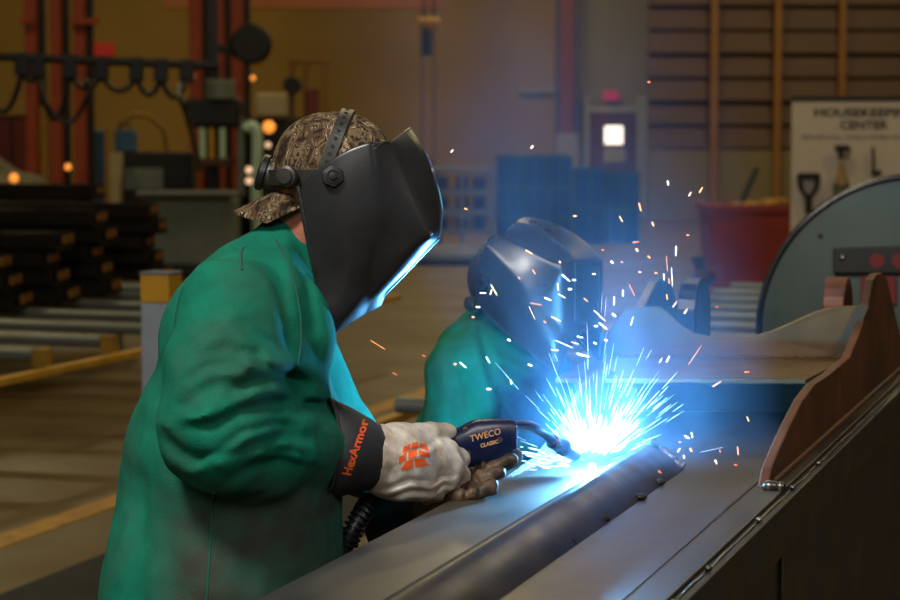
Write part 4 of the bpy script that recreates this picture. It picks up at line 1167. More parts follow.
# pale green bent pipe
d = 23.8; b = MB()
b.tube(spline([W(246, 130, d), W(250, 126, d), W(256, 130, d), W(257.5, 145, d), W(257, 165, d), W(256, 192, d), Vector((W(256, 0, d).x, d, .0))], 6), .062, 14)
tag(b.build('bent_pipe', M_palegreen, smooth=True), 'pale green bent pipe standing behind the camouflage cap', 'pipe')
# machine carcass around the pipe
t = thing('press_frame', 'dark press frame with a beige cover, partly hidden by the camouflage cap', 'machine', (hang(285, 24.6), 24.6, 0))
bx(MB(), hang(246, 24.6), hang(330, 24.6), 24.6, 25.5, 0, zz(118, 24.6)).build('body', M_blacksteel, t, bevel=.05)
bx(MB(), hang(256, 24.6), hang(288, 24.6), 24.5, 25.0, zz(117, 24.6), zz(93, 24.6)).build('cover', M_beige, t, bevel=.03)
for px in (290, 304, 324): bx(MB(), hang(px - 2, 24.6), hang(px + 2, 24.6), 24.9, 25.1, zz(120, 24.6), zz(60, 24.6)).build('upright', M_mustard, t, bevel=.01)
bx(MB(), hang(286, 24.6), hang(328, 24.6), 24.9, 25.1, zz(62, 24.6), zz(57, 24.6)).build('crossbeam', M_mustard, t, bevel=.01)
b = MB(); b.cyl((hang(291, 24.6), 24.7, zz(85, 24.6)), (hang(291, 24.6), 25.0, zz(85, 24.6)), .10, n=18); b.build('hand_wheel', M_blacksteel, t, smooth=True)
bx(MB(), hang(305, 24.6), hang(318, 24.6), 24.85, 24.95, zz(118, 24.6), zz(88, 24.6)).build('side_door', M_darkred, t, bevel=.01)

# orange columns
def column(px0, px1, d, pyb, lab):
    x0, x1 = hang(px0, d), hang(px1, d); cx = (x0 + x1) / 2; wd = x1 - x0
    t = thing('steel_column', lab, 'column', (cx, d, 0), 0, None)
    for sx in (-1, 1): bx(MB(), cx + sx * wd * .5 - .008, cx + sx * wd * .5 + .008, d - .09, d + .09, 0, ZC - .02).build('flange', M_orangesteel, t)
    bx(MB(), cx - wd * .5, cx + wd * .5, d - .07, d - .055, 0, ZC - .02).build('web', M_orangesteel, t)
    bx(MB(), cx - wd * .8, cx + wd * .8, d - .16, d + .16, 0, .02).build('base_plate', M_orangesteel, t)
    bx(MB(), cx + wd * .5 + .02, cx + wd * .5 + .09, d - .02, d + .10, 0, ZC - .02).build('conduit', M_blacksteel, t)
    return t
column(28, 39, 28, 0, 'leftmost of the three orange steel columns near the left edge')
column(53, 63, 28, 0, 'middle one of the three orange steel columns near the left edge')
column(76, 87, 28, 0, 'rightmost of the three orange steel columns near the left edge')
column(191, 203, 29, 0, 'left one of three orange columns behind the drilling machine')
column(213, 225, 29, 0, 'middle one of three orange columns behind the drilling machine')
column(233, 244, 29, 0, 'right one of three orange columns behind the drilling machine')
for px0, px1, lab in ((20, 34, 'left'), (72, 100, 'right')):
    b = MB(); bx(b, hang(px0, 27.8), hang(px1, 27.8), 27.78, 27.88, zz(24, 27.8), zz(18, 27.8)); tag(b.build('bracket', M_orangesteel), 'short orange bracket on the %s of the three left columns' % ('leftmost' if lab == 'left' else 'rightmost'), 'bracket')
# festoon rail with trolleys and looping cables
d = 16.0
t = thing('festoon_rail', 'dark overhead rail with cable loops crossing the upper left', 'cable rail', W(100, 60, d))
ra, rb = W(-160, 50, d), W(218, 66, d + .3)
b = MB(); b.tube([ra, rb], .034, 10); b.build('rail', M_blacksteel, t, smooth=True)
for px in (-150, 214):
    p = ra.lerp(rb, (px + 160) / 378); bx(MB(), p.x - .03, p.x + .03, p.y - .03, p.y + .03, p.z, ZC - .01).build('hanger', M_blacksteel, t)
car = [-60, -20, 20, 36, 68, 100, 135, 160, 186]
hp2 = []
for px in car:
    p = ra.lerp(rb, (px + 160) / 378); q = p - Vector((0, 0, .11)); hp2.append(q)
    bx(MB(), p.x - .055, p.x + .055, p.y - .03, p.y + .03, p.z - .14, p.z + .04).build('trolley', M_blacksteel, t, bevel=.01)
drop = [.16, .30, .06, .34, .10, .11, .13, .14]
for a, c, dr in zip(hp2, hp2[1:], drop):
    b = MB(); b.tube([a.lerp(c, k / 12) - Vector((0, 0, dr * 4 * (k / 12) * (1 - k / 12))) for k in range(13)], .021, 8); b.build('cable', M_blacksteel, t, smooth=True)
b = MB(); b.tube(spline([hp2[-1], W(178, 92, d), W(186, 112, d), W(196, 150, d + 2), W(200, 170, d + 4)], 6), .024, 8); b.build('cable', M_blacksteel, t, smooth=True)
b = MB(); b.tube(spline([hp2[3], W(44, 98, d), W(52, 112, d), W(66, 124, d), W(80, 112, d), W(88, 92, d), hp2[4] + Vector((.12, 0, -.05))], 6), .018, 8); b.build('cable', M_blacksteel, t, smooth=True)

# left background pieces
t, x0, x1 = box_thing('storage_locker', 'dark red steel locker at the left edge behind the columns', 'locker', -30, 40, 30, zz(117, 30), .8, M_darkred)
bx(MB(), x0 - .03, x1 + .03, 29.97, 30.83, zz(117, 30), zz(115, 30)).build('top_rim', M_brown, t)
bx(MB(), hang(12, 30) - .01, hang(12, 30) + .01, 29.98, 30, .1, zz(119, 30)).build('door_seam', M_blacksteel, t)
s = SDF((hang(-40, 25), 24.6, 0), (hang(44, 25), 26.2, zz(140, 25)), .03)
s.cone((hang(-14, 25), 25.2, .55), (hang(14, 25), 25.4, .50), .62, .48, .1, (1, 1, 1.2)); s.lumps(.03, 9, 3); s.cut((0, 0, .01), (0, 0, -1))
tag(s.mesh('tarpaulin', mat('dull_tarp', (84, 74, 52), .8)), 'dull tarpaulin heap in front of the dark red locker', 'tarpaulin')
for px0, px1, py, lab in ((40, 47, 106, 'left yellow post between the orange columns'), (104, 109, 128, 'thin yellow post right of the orange columns')):
    x0, x1 = hang(px0, 27), hang(px1, 27); t = thing('yellow_post', lab, 'post', ((x0 + x1) / 2, 27, 0))
    bx(MB(), x0, x1, 27, 27.1, 0, zz(py, 27)).build('post', M_yellowold, t, bevel=.01); bx(MB(), x0 - .04, x1 + .04, 26.95, 27.15, 0, .02).build('base_plate', M_yellowold, t)
t, x0, x1 = box_thing('gas_rack', 'dim blue gas bottle rack behind the thin yellow post', 'rack', 94, 104, 28.5, zz(130, 28.5), .3, M_bluepale)
t, x0, x1 = box_thing('welding_set', 'dim blue grey welding set on the low dark cabinet', 'welding set', 114, 134, 26.0, zz(130, 26), .3, M_bluepale, z0=zz(152, 25.8) + .001)
b = MB(); b.tube([W(118, 130, 26.15), W(119, 124, 26.15), W(129, 124, 26.15), W(130, 130, 26.15)], .012, 8); b.build('handle', M_blacksteel, t, smooth=True)
t, x0, x1 = box_thing('beige_box', 'small upright beige box right of the thin yellow post', 'box', 109, 119, 25.4, zz(153, 25.4), .3, M_beige, bev=.01)
# hose arch on the mustard wall
b = MB(); b.tube(spline([Vector((hang(120, 30), 30, 0)), W(121, 140, 30), W(128, 118, 30), W(142, 115, 30), W(158, 124, 30), W(166, 146, 30), Vector((hang(168, 30), 30, 0))], 8), .03, 8)
tag(b.build('hose_arch', M_yellowold, smooth=True), 'arched hose standing against the mustard wall at left', 'hose')

# red sign on the wall
p = W(102, 49, 39.96); t = thing('wall_sign', 'small red sign high on the mustard wall by the orange columns', 'sign', (p.x, 39.96, p.z))
bx(MB(), hang(90, 39.9), hang(115, 39.9), 39.95, 39.995, zz(56, 39.95), zz(43, 39.95)).build('panel', M_signred, t)
bx(MB(), hang(89, 39.9), hang(94, 39.9), 39.93, 39.949, zz(56, 39.95), zz(49, 39.95)).build('white_corner', M_white, t)
# overhead crane girder, trolley, pendant
d = 36.0; zb = zz(9, d); M_girder = mat('girder_paint', (120, 66, 22), .6, var=.2, vscale=2)
t = thing('crane_girder', 'orange overhead crane girder running along the top left', 'crane', (hang(200, d), d, zb))
bx(MB(), hang(166, d), hang(442, d), d - .15, d + .15, zb, zb + .02).build('lower_flange', M_girder, t)
bx(MB(), hang(166, d), hang(442, d), d - .02, d + .02, zb + .02, zb + .7).build('web', M_girder, t)
bx(MB(), hang(166, d), hang(442, d), d - .15, d + .15, zb + .7, zb + .72).build('upper_flange', M_girder, t)
for px in (176, 432): bx(MB(), hang(px - 5, d), hang(px + 5, d), d - .1, d + .1, zb + .72, ZC - .01).build('hanger', M_orangesteel, t)
d = 33.0
t = thing('hoist_pendant', 'yellow hoist trolley with a dark pendant control box hanging on cables', 'hoist', W(427, 30, d))
bx(MB(), hang(418, d), hang(440, d), d - .15, d + .15, zz(28, d), zz(18, d)).build('trolley', M_yellow, t, bevel=.03)
b = MB(); b.cyl(W(424, 18, d), Vector((W(424, 18, d).x, d, ZC - .01)), .02, n=8); b.cyl(W(434, 18, d), Vector((W(434, 18, d).x, d, ZC - .01)), .02, n=8); b.build('suspension_rod', M_blacksteel, t)
bx(MB(), hang(421, d), hang(432, d), d - .1, d + .1, zz(56, d), zz(31, d)).build('pendant_box', mat('dark_blue_box', (30, 40, 62), .5), t, bevel=.02)
for px in (422, 434):
    b = MB(); b.cyl(W(px, 20, d), W(px, 180, d), .012, n=6); b.build('cable', M_blacksteel, t)
b = MB(); b.cyl(W(426.5, 28, d), W(426.5, 32, d), .03, n=8); b.build('hook', M_blacksteel, t)

# blue grey column between mustard and grey wall
d = 38.5; x0, x1 = hang(556, d), hang(577, d)
t = thing('building_column', 'dark blue and red building column left of the far door', 'column', ((x0 + x1) / 2, d, 0))
M_col = mat('column_blue', (44, 58, 104), .55, var=.2, vscale=2); M_colr = mat('column_red', (112, 52, 48), .55, var=.2, vscale=2)
for a, c in ((x0, x0 + .04), (x1 - .04, x1)): bx(MB(), a, c, d - .15, d + .2, zz(150, d), ZC - .01).build('flange', M_col, t)
bx(MB(), x0 + .04, x1 - .04, d - .05, d + .02, zz(150, d), ZC - .01).build('web', M_colr, t)
bx(MB(), x0 - .02, x1 + .02, d - .2, d + .25, 0, zz(134, d)).build('plinth', M_wallgrey, t, bevel=.02)
b = MB(); b.cyl(W(519, 92, 39.9), W(556, 92, 39.9), .03, n=8); tag(b.build('wall_pipe', M_greysteel, smooth=True), 'thin horizontal pipe on the wall left of the column', 'pipe')

# far door with lit pane
d = 39.9
t = thing('door_1', None, None, (hang(612, d), d, 0)); del_ = t; t['kind'] = 'structure'
M_door = mat('maroon_door', (88, 34, 46), .5, var=.12, vscale=2)
M_frame = mat('door_frame_grey', (150, 146, 134), .6)
x0, x1 = hang(589, d), hang(636, d); zt = zz(112, d)
bx(MB(), x0, x1, d - .05, d, .01, zt).build('leaf', M_door, t)
for a, c in ((x0 - .10, x0), (x1, x1 + .22)): bx(MB(), a, c, d - .08, d + .08, 0, zt + .3).build('frame', M_frame, t)
bx(MB(), x0, x1, d - .08, d + .08, zt, zt + .10).build('frame', M_frame, t)
bx(MB(), hang(604.5, d), hang(622.5, d), d - .06, d - .051, zz(144, d), zz(126, d)).build('lit_pane', mat('daylit_glass', (255, 250, 240), .3, emit=(255, 246, 232), estr=1.6), t)
bx(MB(), hang(604, d), hang(625, d), d - .06, d - .051, zz(162, d), zz(148, d)).build('notice', M_frame, t)
b = MB(); b.cyl((x1 - .1, d - .12, 1.0), (x1 - .1, d - .05, 1.0), .03, n=10); b.build('handle', M_greysteel, t)
bx(MB(), hang(603, d), hang(618, d), d - .12, d + .02, zz(100, d), zz(91, d)).build('sign_box', mat('exit_red_glow', (170, 30, 60), .5, emit=(190, 40, 80), estr=.25), thing('exit_sign', 'small red lit sign above the maroon door', 'sign', W(610, 95, d)))

# brown shutter wall with mustard posts
d = 38.8; x0, x1 = hang(648, d), hang(1000, d)
t = thing('roll_shutter', 'wide brown slatted shutter with mustard posts filling the upper right', 'shutter', ((x0 + x1) / 2, d, 0))
b = MB(); z0 = zz(150, d); k = 0; z = z0 + .03
while z < ZC - .5:
    b.box(((x0 + x1) / 2, d + .06 + .02 * (k % 2), z + .2), (x1 - x0, .05, .40), rot=Matrix.Rotation(-.26, 3, 'X')); z += .43; k += 1
b.build('slat_panel', M_brown, t)
bx(MB(), x0, x1, d + .12, d + .16, z0 + .03, ZC - .05).build('backing', M_blacksteel, t)
for px in (713, 776, 840, 905, 968):
    bx(MB(), hang(px - 3.2, d), hang(px + 3.2, d), d - .14, d - .03, 0.0, ZC - .05).build('post', M_mustard, t)
# low concrete wall below the shutter
b = MB(); bx(b, x0, x1 + 1.0, d - .02, d + .18, 0, z0); 
tag(b.build('low_wall', mat('pale_low_wall', (108, 96, 70), .8, var=.12, vscale=2)), 'pale low wall below the brown shutter', 'wall')

# blue crates on racks
def crate(px0, px1, py0, py1, d, m, lab, grp=None, dep=.8, z0=None):
    x0, x1 = hang(px0, d), hang(px1, d); za, zb = (z0 if z0 is not None else zz(py1, d)), zz(py0, d)
    t = thing('storage_crate', lab, 'crate', ((x0 + x1) / 2, d + dep / 2, za), 0, grp)
    b = MB(); b.box(((x0 + x1) / 2, d + dep / 2, za + .02), (x1 - x0, dep, .04))
    for sx in (x0 + .015, x1 - .015): bx(b, sx - .015, sx + .015, d, d + dep, za + .04, zb)
    for sy in (d + .015, d + dep - .015): bx(b, x0, x1, sy - .015, sy + .015, za + .04, zb)
    b.build('crate_body', m, t)
    b = MB()
    for sx in (x0, (x0 + x1) / 2, x1): bx(b, sx - .03, sx + .03, d - .03, d, za, zb)
    bx(b, x0, x1, d - .03, d, zb - .07, zb); b.build('rib', M_bluepale, t)
    return t
d = 29.5
h = (zz(155, d)) / 3
for i in range(3):
    for j in range(3):
        crate(497 + 26 * j, 521 + 26 * j, 0, 0, d, M_bluepaint, 'blue crate, %s row, %s column of the stack behind the crouching person' % (('bottom', 'middle', 'top')[i], ('left', 'middle', 'right')[j]), 'stacked blue crates', z0=h * i + .001) if False else None
def crate_z(px0, px1, z0, z1, d, m, lab, grp, dep=.8):
    x0, x1 = hang(px0, d), hang(px1, d)
    t = thing('storage_crate', lab, 'crate', ((x0 + x1) / 2, d + dep / 2, z0), 0, grp)
    b = MB(); bx(b, x0, x1, d, d + dep, z0, z0 + .04)
    for sx in (x0 + .015, x1 - .015): bx(b, sx - .015, sx + .015, d, d + dep, z0 + .04, z1)
    for sy in (d + .015, d + dep - .015): bx(b, x0, x1, sy - .015, sy + .015, z0 + .04, z1)
    b.build('crate_body', m, t)
    b = MB()
    for sx in (x0 + .02, (x0 + x1) / 2, x1 - .02): bx(b, sx - .02, sx + .02, d - .02, d, z0, z1)
    bx(b, x0, x1, d - .025, d, z1 - .06, z1); b.build('rib', M_bluepale, t)
for i, rn in enumerate(('bottom', 'middle', 'top')):
    for j, cn in enumerate(('left', 'middle', 'right')):
        crate_z(497 + 25.5 * j, 521.5 + 25.5 * j, h * i + .002, h * (i + 1) - .004, d, M_bluepaint, 'blue crate, %s row and %s column of the blue stack' % (rn, cn), 'stacked blue crates')
for j, (a, c, top) in enumerate(((575, 606, 168), (608, 640, 172))):
    hh = zz(top, 30.5) / 2
    for i in range(2):
        crate_z(a, c, hh * i + .002, hh * (i + 1) - .004, 30.5, M_bluepaint, 'blue crate, %s one of the pair %s the far door' % (('lower', 'upper')[i], ('left of', 'in front of')[j]), 'blue crates by the far door')
# pale rack with dark boxes left of the blue stack
d = 27.5
x0, x1 = hang(432, d), hang(492, d)
t = thing('shelf_rack', 'grey rack holding dark boxes left of the blue crates', 'rack', ((x0 + x1) / 2, d + .4, 0))
M_rack = mat('rack_grey', (120, 118, 104), .6, var=.2, vscale=3)
for sx in (x0, (x0 + x1) / 2, x1): 
    for sy in (d, d + .8): bx(MB(), sx - .025, sx + .025, sy - .025, sy + .025, 0, zz(168, d)).build('upright', M_rack, t)
for py in (232, 212, 192, 170): bx(MB(), x0, x1, d - .03, d + .83, zz(py, d) - .03, zz(py, d) + .03).build('shelf', M_rack, t)
k = 0
for py, pre in ((232, 'lowest'), (212, 'middle'), (192, 'upper')):
    for q, sd_ in ((0, 'left'), (1, 'centre'), (2, 'right')):
        xa = x0 + .05 + q * (x1 - x0 - .05) / 3; 
        if q == 1: xa += .02
        b = MB(); bx(b, xa, xa + (x1 - x0) / 3 - .10, d + .05, d + .6, zz(py, d) + .032, zz(py, d) + .032 + .15)
        tag(b.build('parts_box', mat('navy_parts_box', (30, 40, 66), .6), bevel=.01), 'dark blue parts box on the %s shelf of the grey rack, %s' % (pre, sd_), 'box', 'boxes on the grey rack'); k += 1
# steel coil lying on the floor below the rack
b = MB(); c = G(458, 262, 0); b.tube([c + Vector((1.0 * math.cos(a), .7 * math.sin(a), .09)) for a in np.linspace(0, 2 * math.pi, 40)[:-1]], .09, 10, closed=True)
tag(b.build('hose_coil', M_greysteel, smooth=True), 'large grey coil lying on the floor between the two persons', 'coil')
# dark round bin left of rack
b = MB(); b.lathe((hang(412, 29), 29, 0), (0, 0, 1), [(0, .38), (.02, .40), (zz(178, 29) - .05, .45), (zz(178, 29), .43), (zz(160, 29), .27), (zz(152, 29), .05)], 24)
tag(b.build('dust_bin', M_blacksteel, smooth=True), 'dark round-topped bin beyond the foreground welding helmet', 'bin')

# ---------------------------------------------------------------- red bin with rags, pole
d = 18.4; x0, x1 = hang(712, d), hang(794, d); zr = zz(206, d)
t = thing('red_bin', 'large red steel bin filled with ochre rags beside the white board', 'bin', ((x0 + x1) / 2, d + .45, 0))
b = MB(); 
poly = lambda e, z: [Vector((x0 - e, d - e, z)), Vector((x1 + e, d - e, z)), Vector((x1 + e, d + .9 + e, z)), Vector((x0 - e, d + .9 + e, z))]
vs = poly(-.04, .10) + poly(0, zr - .05) + poly(-.02, zr - .05) + poly(-.055, .13)
fs = [(3, 2, 1, 0)] + [(i, (i + 1) % 4, 4 + (i + 1) % 4, 4 + i) for i in range(4)] + [(4 + i, 4 + (i + 1) % 4, 8 + (i + 1) % 4, 8 + i) for i in range(4)] + [(8 + i, 8 + (i + 1) % 4, 12 + (i + 1) % 4, 12 + i) for i in range(4)] + [(12, 13, 14, 15)]
b.add(vs, fs); b.build('bin_body', M_redbin, t)
b = MB(); 
for (a, c, e, f) in ((x0 - .04, x1 + .04, d - .04, d + .02), (x0 - .04, x1 + .04, d + .88, d + .94), (x0 - .04, x0 + .02, d, d + .9), (x1 - .02, x1 + .04, d, d + .9)): bx(b, a, c, e, f, zr - .05, zr + .01)
b.build('rim', M_redbin, t)
for sx in (x0 + .05, x1 - .15): bx(MB(), sx, sx + .1, d + .05, d + .85, 0, .10).build('skid', M_blacksteel, t)
s = SDF((x0, d - .02, zr - .4), (x1, d + .95, zr + .22), .018)
for _ in range(26):
    xx = random.uniform(x0 + .1, x1 - .08); yy = random.uniform(d + .12, d + .78); zq = zr - .08 + .15 * max(0, (xx - x0) / (x1 - x0) - .35)
    s.ball((xx, yy, zq), random.uniform(.05, .10), .03, (random.uniform(.8, 1.6), 1, random.uniform(.6, 1)))
s.cone((x0 + .1, d + .45, zr - .2), (x1 - .1, d + .45, zr - .2), .12, .12, .05, (1, 2.4, 1))
s.lumps(.012, 30, 9); rg = s.mesh('rags', M_rags); tag(rg, 'heap of ochre rags piled in the red bin', 'rags', kind='stuff')
b = MB(); b.tube([W(744, 196, d + .5) - Vector((.06, 0, .4)), W(744, 196, d + .5), W(757, 168, d + .55)], .028, 10); tag(b.build('broom_pole', mat('dark_green_pole', (44, 54, 40), .6), smooth=True), 'dark green pole leaning out of the red bin', 'pole')
# small valve left of the bin
p = W(704, 277, 13.0); b = MB(); b.sphere(p, .075, 8, (1, 1, .8)); b.cyl(p, Vector((p.x, p.y, 0)), .03, n=10); b.cyl(p + Vector((-.02, 0, .05)), p + Vector((-.04, 0, .13)), .03, .045, 10)
tag(b.build('floor_valve', M_brown, smooth=True), 'small brown valve on a stem left of the red bin', 'valve')

# ---------------------------------------------------------------- housekeeping board
d = 16.6; x0, x1 = hang(792, d), hang(938, d); z1 = zz(101, d); z0 = zz(262, d)
t = thing('tool_board', 'white board on legs reading HOUSEKEEPING CENTER with hanging tools', 'board', ((x0 + x1) / 2, d, 0))
bx(MB(), x0, x1, d, d + .03, z0, z1).build('panel', M_board, t)
bx(MB(), x0 - .005, x1 + .005, d - .01, d + .05, z1, zz(96.5, d)).build('top_rail', M_ink, t)
for sx in (x0 + .06, x1 - .06): bx(MB(), sx - .03, sx + .03, d + .035, d + .09, 0, z1).build('leg', M_greysteel, t)
for sx in (x0 + .06, x1 - .06): bx(MB(), sx - .03, sx + .03, d - .25, d + .3, 0, .035).build('foot', M_greysteel, t)
def btext(body, px, py, hpx, wpx=None, m=M_ink, bold=.0028):
    sz = hpx / F * d / .70
    vs, fs = text_mesh(body, sz, bold=bold)
    wd = max(v.x for v in vs) - min(v.x for v in vs); k = (wpx / F * d) / wd if wpx else 1
    c = W(px, py, d); b = MB(); b.add([Vector((c.x + v.x * k, d - .003, c.z + v.y)) for v in vs], fs); b.build('lettering', m, t, weld=False)
btext('HOUSEKEEPING', 866, 113, 8.2, 103); btext('CENTER', 863.5, 125.5, 8.2, 48); btext('RETURN ALL TOOLS WHEN NOT IN USE', 866, 137.5, 4.2, 128, bold=0)
# tools on the board
ts = thing('shovel', 'shovel with black D grip and yellow shaft hanging on the white board', 'shovel', W(808, 176, d - .05))
q = d - .05
b = MB(); b.tube([W(799, 175, q), W(801, 189, q), W(806, 196, q), W(811, 196, q), W(816, 189, q), W(818, 175, q)], .021, 10); b.tube([W(798, 176, q), W(819, 176, q)], .026, 10); b.tube([W(808.5, 194, q), W(808.5, 213, q)], .030, 10); b.build('grip', M_ink, ts, smooth=True)
b = MB(); b.tube([W(808.5, 212, q), W(808.5, 262, q)], .025, 10); b.build('shaft', M_yellow, ts, smooth=True)
b = MB(); b.box(W(808.5, 285, q), (.22, .02, .30)); b.build('blade', M_greysteel, ts, bevel=.008)
ts = thing('spray_bottle', 'amber spray bottle with black trigger head hanging on the white board', 'bottle', W(841, 175, q))
b = MB(); b.lathe(W(841, 204, q - .03), (0, 0, 1), [(0, .052), (.01, .060), (.14, .062), (.19, .052), (.24, .030), (.30, .022), (.32, .022)], 20); b.build('bottle', mat('amber_bottle', (164, 132, 76), .35, var=.2, vscale=20), ts, smooth=True)
b = MB(); b.lathe(W(841, 193, q - .03), (0, 0, 1), [(0, .0625), (.07, .0630)], 20); b.build('label', mat('bottle_label', (84, 92, 60), .5), ts, smooth=True)
c = W(841, 158, q - .03); b = MB(); b.cyl(c, c + Vector((0, 0, .05)), .026, n=12); b.box(c + Vector((.008, 0, .075)), (.11, .045, .05)); b.box(c + Vector((.055, 0, .03)), (.014, .03, .09), rot=Matrix.Rotation(.4, 3, 'Y')); b.build('trigger_head', M_ink, ts, bevel=.006)
ts = thing('hand_brush', 'slim black hand brush hanging right of the spray bottle', 'brush', W(873, 160, q))
b = MB(); b.tube([W(873, 147, q), W(873, 170, q)], .012, 8); b.build('handle', M_ink, ts, smooth=True)
b = MB(); b.box(W(876, 173, q), (.08, .04, .045)); b.build('head', M_ink, ts, bevel=.008)

# ---------------------------------------------------------------- big steel disc
dD = 6.8; c = W(915, 331, dD); r = 157 / F * dD
axd = Vector((-.16, -1, 0.02)).normalized()
t = thing('steel_disc', 'large grey green steel disc with dark bracket standing behind the saddle', 'disc', (c.x, c.y, c.z - r))
b = MB(); b.lathe(c - axd * .09, axd, [(0, r - .012), (.008, r), (.082, r), (.09, r - .012), (.0901, .01)], 96); b.build('disc', M_disc, t, smooth=True)
b = MB(); vs = []; 
a1 = axd.cross(Vector((0, 0, 1))).normalized(); a2 = a1.cross(axd)
pts = [c + axd * .001 + (a1 * math.cos(w_) + a2 * math.sin(w_)) * (r - .006) for w_ in np.linspace(0, 2 * math.pi, 97)[:-1]]
b.tube(pts, .011, 8, closed=True); b.build('rim_weld', M_mill, t, smooth=True)
def ond(px, py, k=.0):             # on the face of the disc
    rr = ray(px, py); tt = ((c - Vector((0, 0, CAMZ))).dot(axd)) / rr.dot(axd); return Vector((0, 0, CAMZ)) + rr * tt + axd * k
b = MB(); b.prism([ond(833, 248), ond(930, 245), ond(930, 273), ond(833, 273)], axd * .03); b.build('bracket', mat('dark_bracket_steel', (48, 48, 46), .5, .4, var=.3, vscale=12), t, bevel=.004)
M_plug = mat('dull_red_plug', (112, 18, 14), .6)
for px in (876.5, 899):
    p = ond(px, 260.5, .028); b = MB(); b.cyl(p, p + axd * .006, .0235, n=20); b.build('red_plug', M_plug, t, smooth=True)
p = ond(842, 257, .03); MB().sphere(p, .012, 8).build('bolt', M_screw, t, smooth=True)
b = MB(); b.prism([ond(861, 276), ond(896, 276), ond(896, 304), ond(861, 304)], axd * .02); b.build('red_block', M_plug, t, bevel=.003)
p = ond(820, 236, .002); MB().sphere(p, .008, 8).build('chip', M_rust, t)
# cradle that the disc stands in
t2 = thing('disc_cradle', 'dark steel cradle carrying the large grey green disc', 'cradle', (c.x, c.y, 0))
for sg in (-1, 1):
    b = MB(); q_ = c + a1 * sg * .30; q_ = q_ + axd * -.045
    b.box((q_.x, q_.y, (c.z - r + .04) / 2), (.12, .20, c.z - r + .04), rot=Matrix.Identity(3)); b.build('support', M_mill, t2, bevel=.004)
b = MB(); b.box((c.x, c.y + .045, .03), (.9, .5, .06)); b.build('base', M_mill, t2, bevel=.006)
# ---------------------------------------------------------------- sparks
M_sparko = mat('spark_orange', (255, 190, 120), .5, emit=(255, 160, 84), estr=1.15)
M_sparkw = mat('spark_white', (255, 245, 235), .5, emit=(255, 196, 132), estr=1.2)
M_sparkr = mat('spark_dim', (230, 120, 70), .5, emit=(230, 110, 60), estr=1.0)
SP = [(466, 209, 4, 20), (575, 216, 4, 0), (529, 252, 9, 30), (534, 272, 6, 60), (519, 278, 3, 50), (494, 290, 13, 60), (491, 292, 6, -70), (483, 293, 7, 0), (478, 307, 5, 0), (473, 317, 3, 0),
 (536, 304, 12, 10), (532, 313, 15, 65), (548, 299, 9, 25), (562, 296, 9, 30), (566, 278, 12, 40), (558, 287, 8, 85), (570, 289, 4, 0), (574, 280, 4, 0), (594, 274, 4, 0), (556, 319, 12, 28), (564, 344, 20, 22),
 (580, 337, 7, 15), (575, 343, 8, 15), (555, 350, 8, 5), (583, 355, 13, 15), (595, 343, 4, 30), (597, 313, 9, 40), (596, 326, 4, 0), (509, 340, 4, 30), (511, 382, 5, 80), (489, 389, 5, 0), (463, 365, 9, 40), (455, 364, 3, 0),
 (378, 345, 18, 32), (424, 356, 4, 30), (395, 374, 6, 25), (488, 360, 8, 60), (530, 365, 5, 20),
 (640, 207, 9, 75), (621, 219, 7, 60), (653, 224, 5, 70), (636, 242, 7, -5), (637, 250, 4, 60), (649, 257, 4, 40), (676, 251, 11, 90), (667, 264, 17, 85), (672, 277, 20, 87), (669, 281, 6, 85), (664, 277, 7, 88), (688, 235, 3, 0),
 (632, 290, 14, 65), (667, 297, 6, 80), (675, 304, 8, -60), (686, 311, 7, -60), (623, 293, 8, 90), (614, 301, 10, 90), (614, 315, 5, 40), (632, 321, 10, -75), (602, 318, 10, 40), (603, 326, 12, 40), (695, 355, 25, -57),
 (668, 359, 8, -60), (661, 360, 6, -60), (717, 384, 11, -35), (747, 372, 5, -10), (717, 307, 3, 0), (668, 183, 5, 80), (701, 190, 7, -60), (690, 194, 5, -60), (649, 82, 3, 0), (452, 151, 4, -50), (532, 147, 4, -50),
 (748, 419, 6, 70), (692, 435, 6, 80), (687, 437, 6, 30), (680, 442, 3, 0), (679, 450, 5, -60), (691, 450, 5, 60), (684, 457, 4, 80), (720, 451, 3, 80), (738, 451, 9, 88), (716, 462, 5, 70), (736, 465, 3, 0), (737, 498, 3, 0), (660, 472, 5, 40), (612, 262, 4, 40), (603, 250, 3, 0), (640, 272, 3, 0), (656, 273, 3, 0), (560, 262, 3, 50), (545, 322, 4, 40), (586, 300, 6, 40), (606, 340, 4, 20), (622, 262, 3, 10)]
for i, (px, py, L, an) in enumerate(SP):
    if 440 < py and px > 640: d = random.uniform(3.45, 3.62)
    else: d = random.uniform(3.45, 3.95)
    k = d / F; a = math.radians(an)
    c = W(px, py, d); v = Vector((math.cos(a), random.uniform(-.5, .5), -math.sin(a))).normalized()
    r = (1.0 if L > 5 else 1.25) * k; r *= random.uniform(.62, .95)
    if L >= 15: r *= .6
    b = MB(); h = max(L * k / 2, r); b.tube([c - v * h, c - v * h * .8, c + v * h * .6, c + v * h], [r * .35, r, r * .9, r * .3], 6)
    dim = (px < 440 and L < 8) or (L == 3) or random.random() < .10
    o = b.build('spark', M_sparkr if dim else (M_sparko if random.random() < .6 else M_sparkw), smooth=True)
    if px < 520: g, lab = 'sparks left', 'glowing orange spark in the air between the two welding helmets'
    elif py > 410: g, lab = 'sparks low', 'small orange spark just above the steel plate beyond the bar'
    elif px < 606: g, lab = 'sparks by the far helmet', 'glowing orange spark in front of the crouching welding helmet'
    else: g, lab = 'sparks rising', 'glowing orange spark rising through the smoke above the saddle'
    tag(o, lab, 'spark', g)
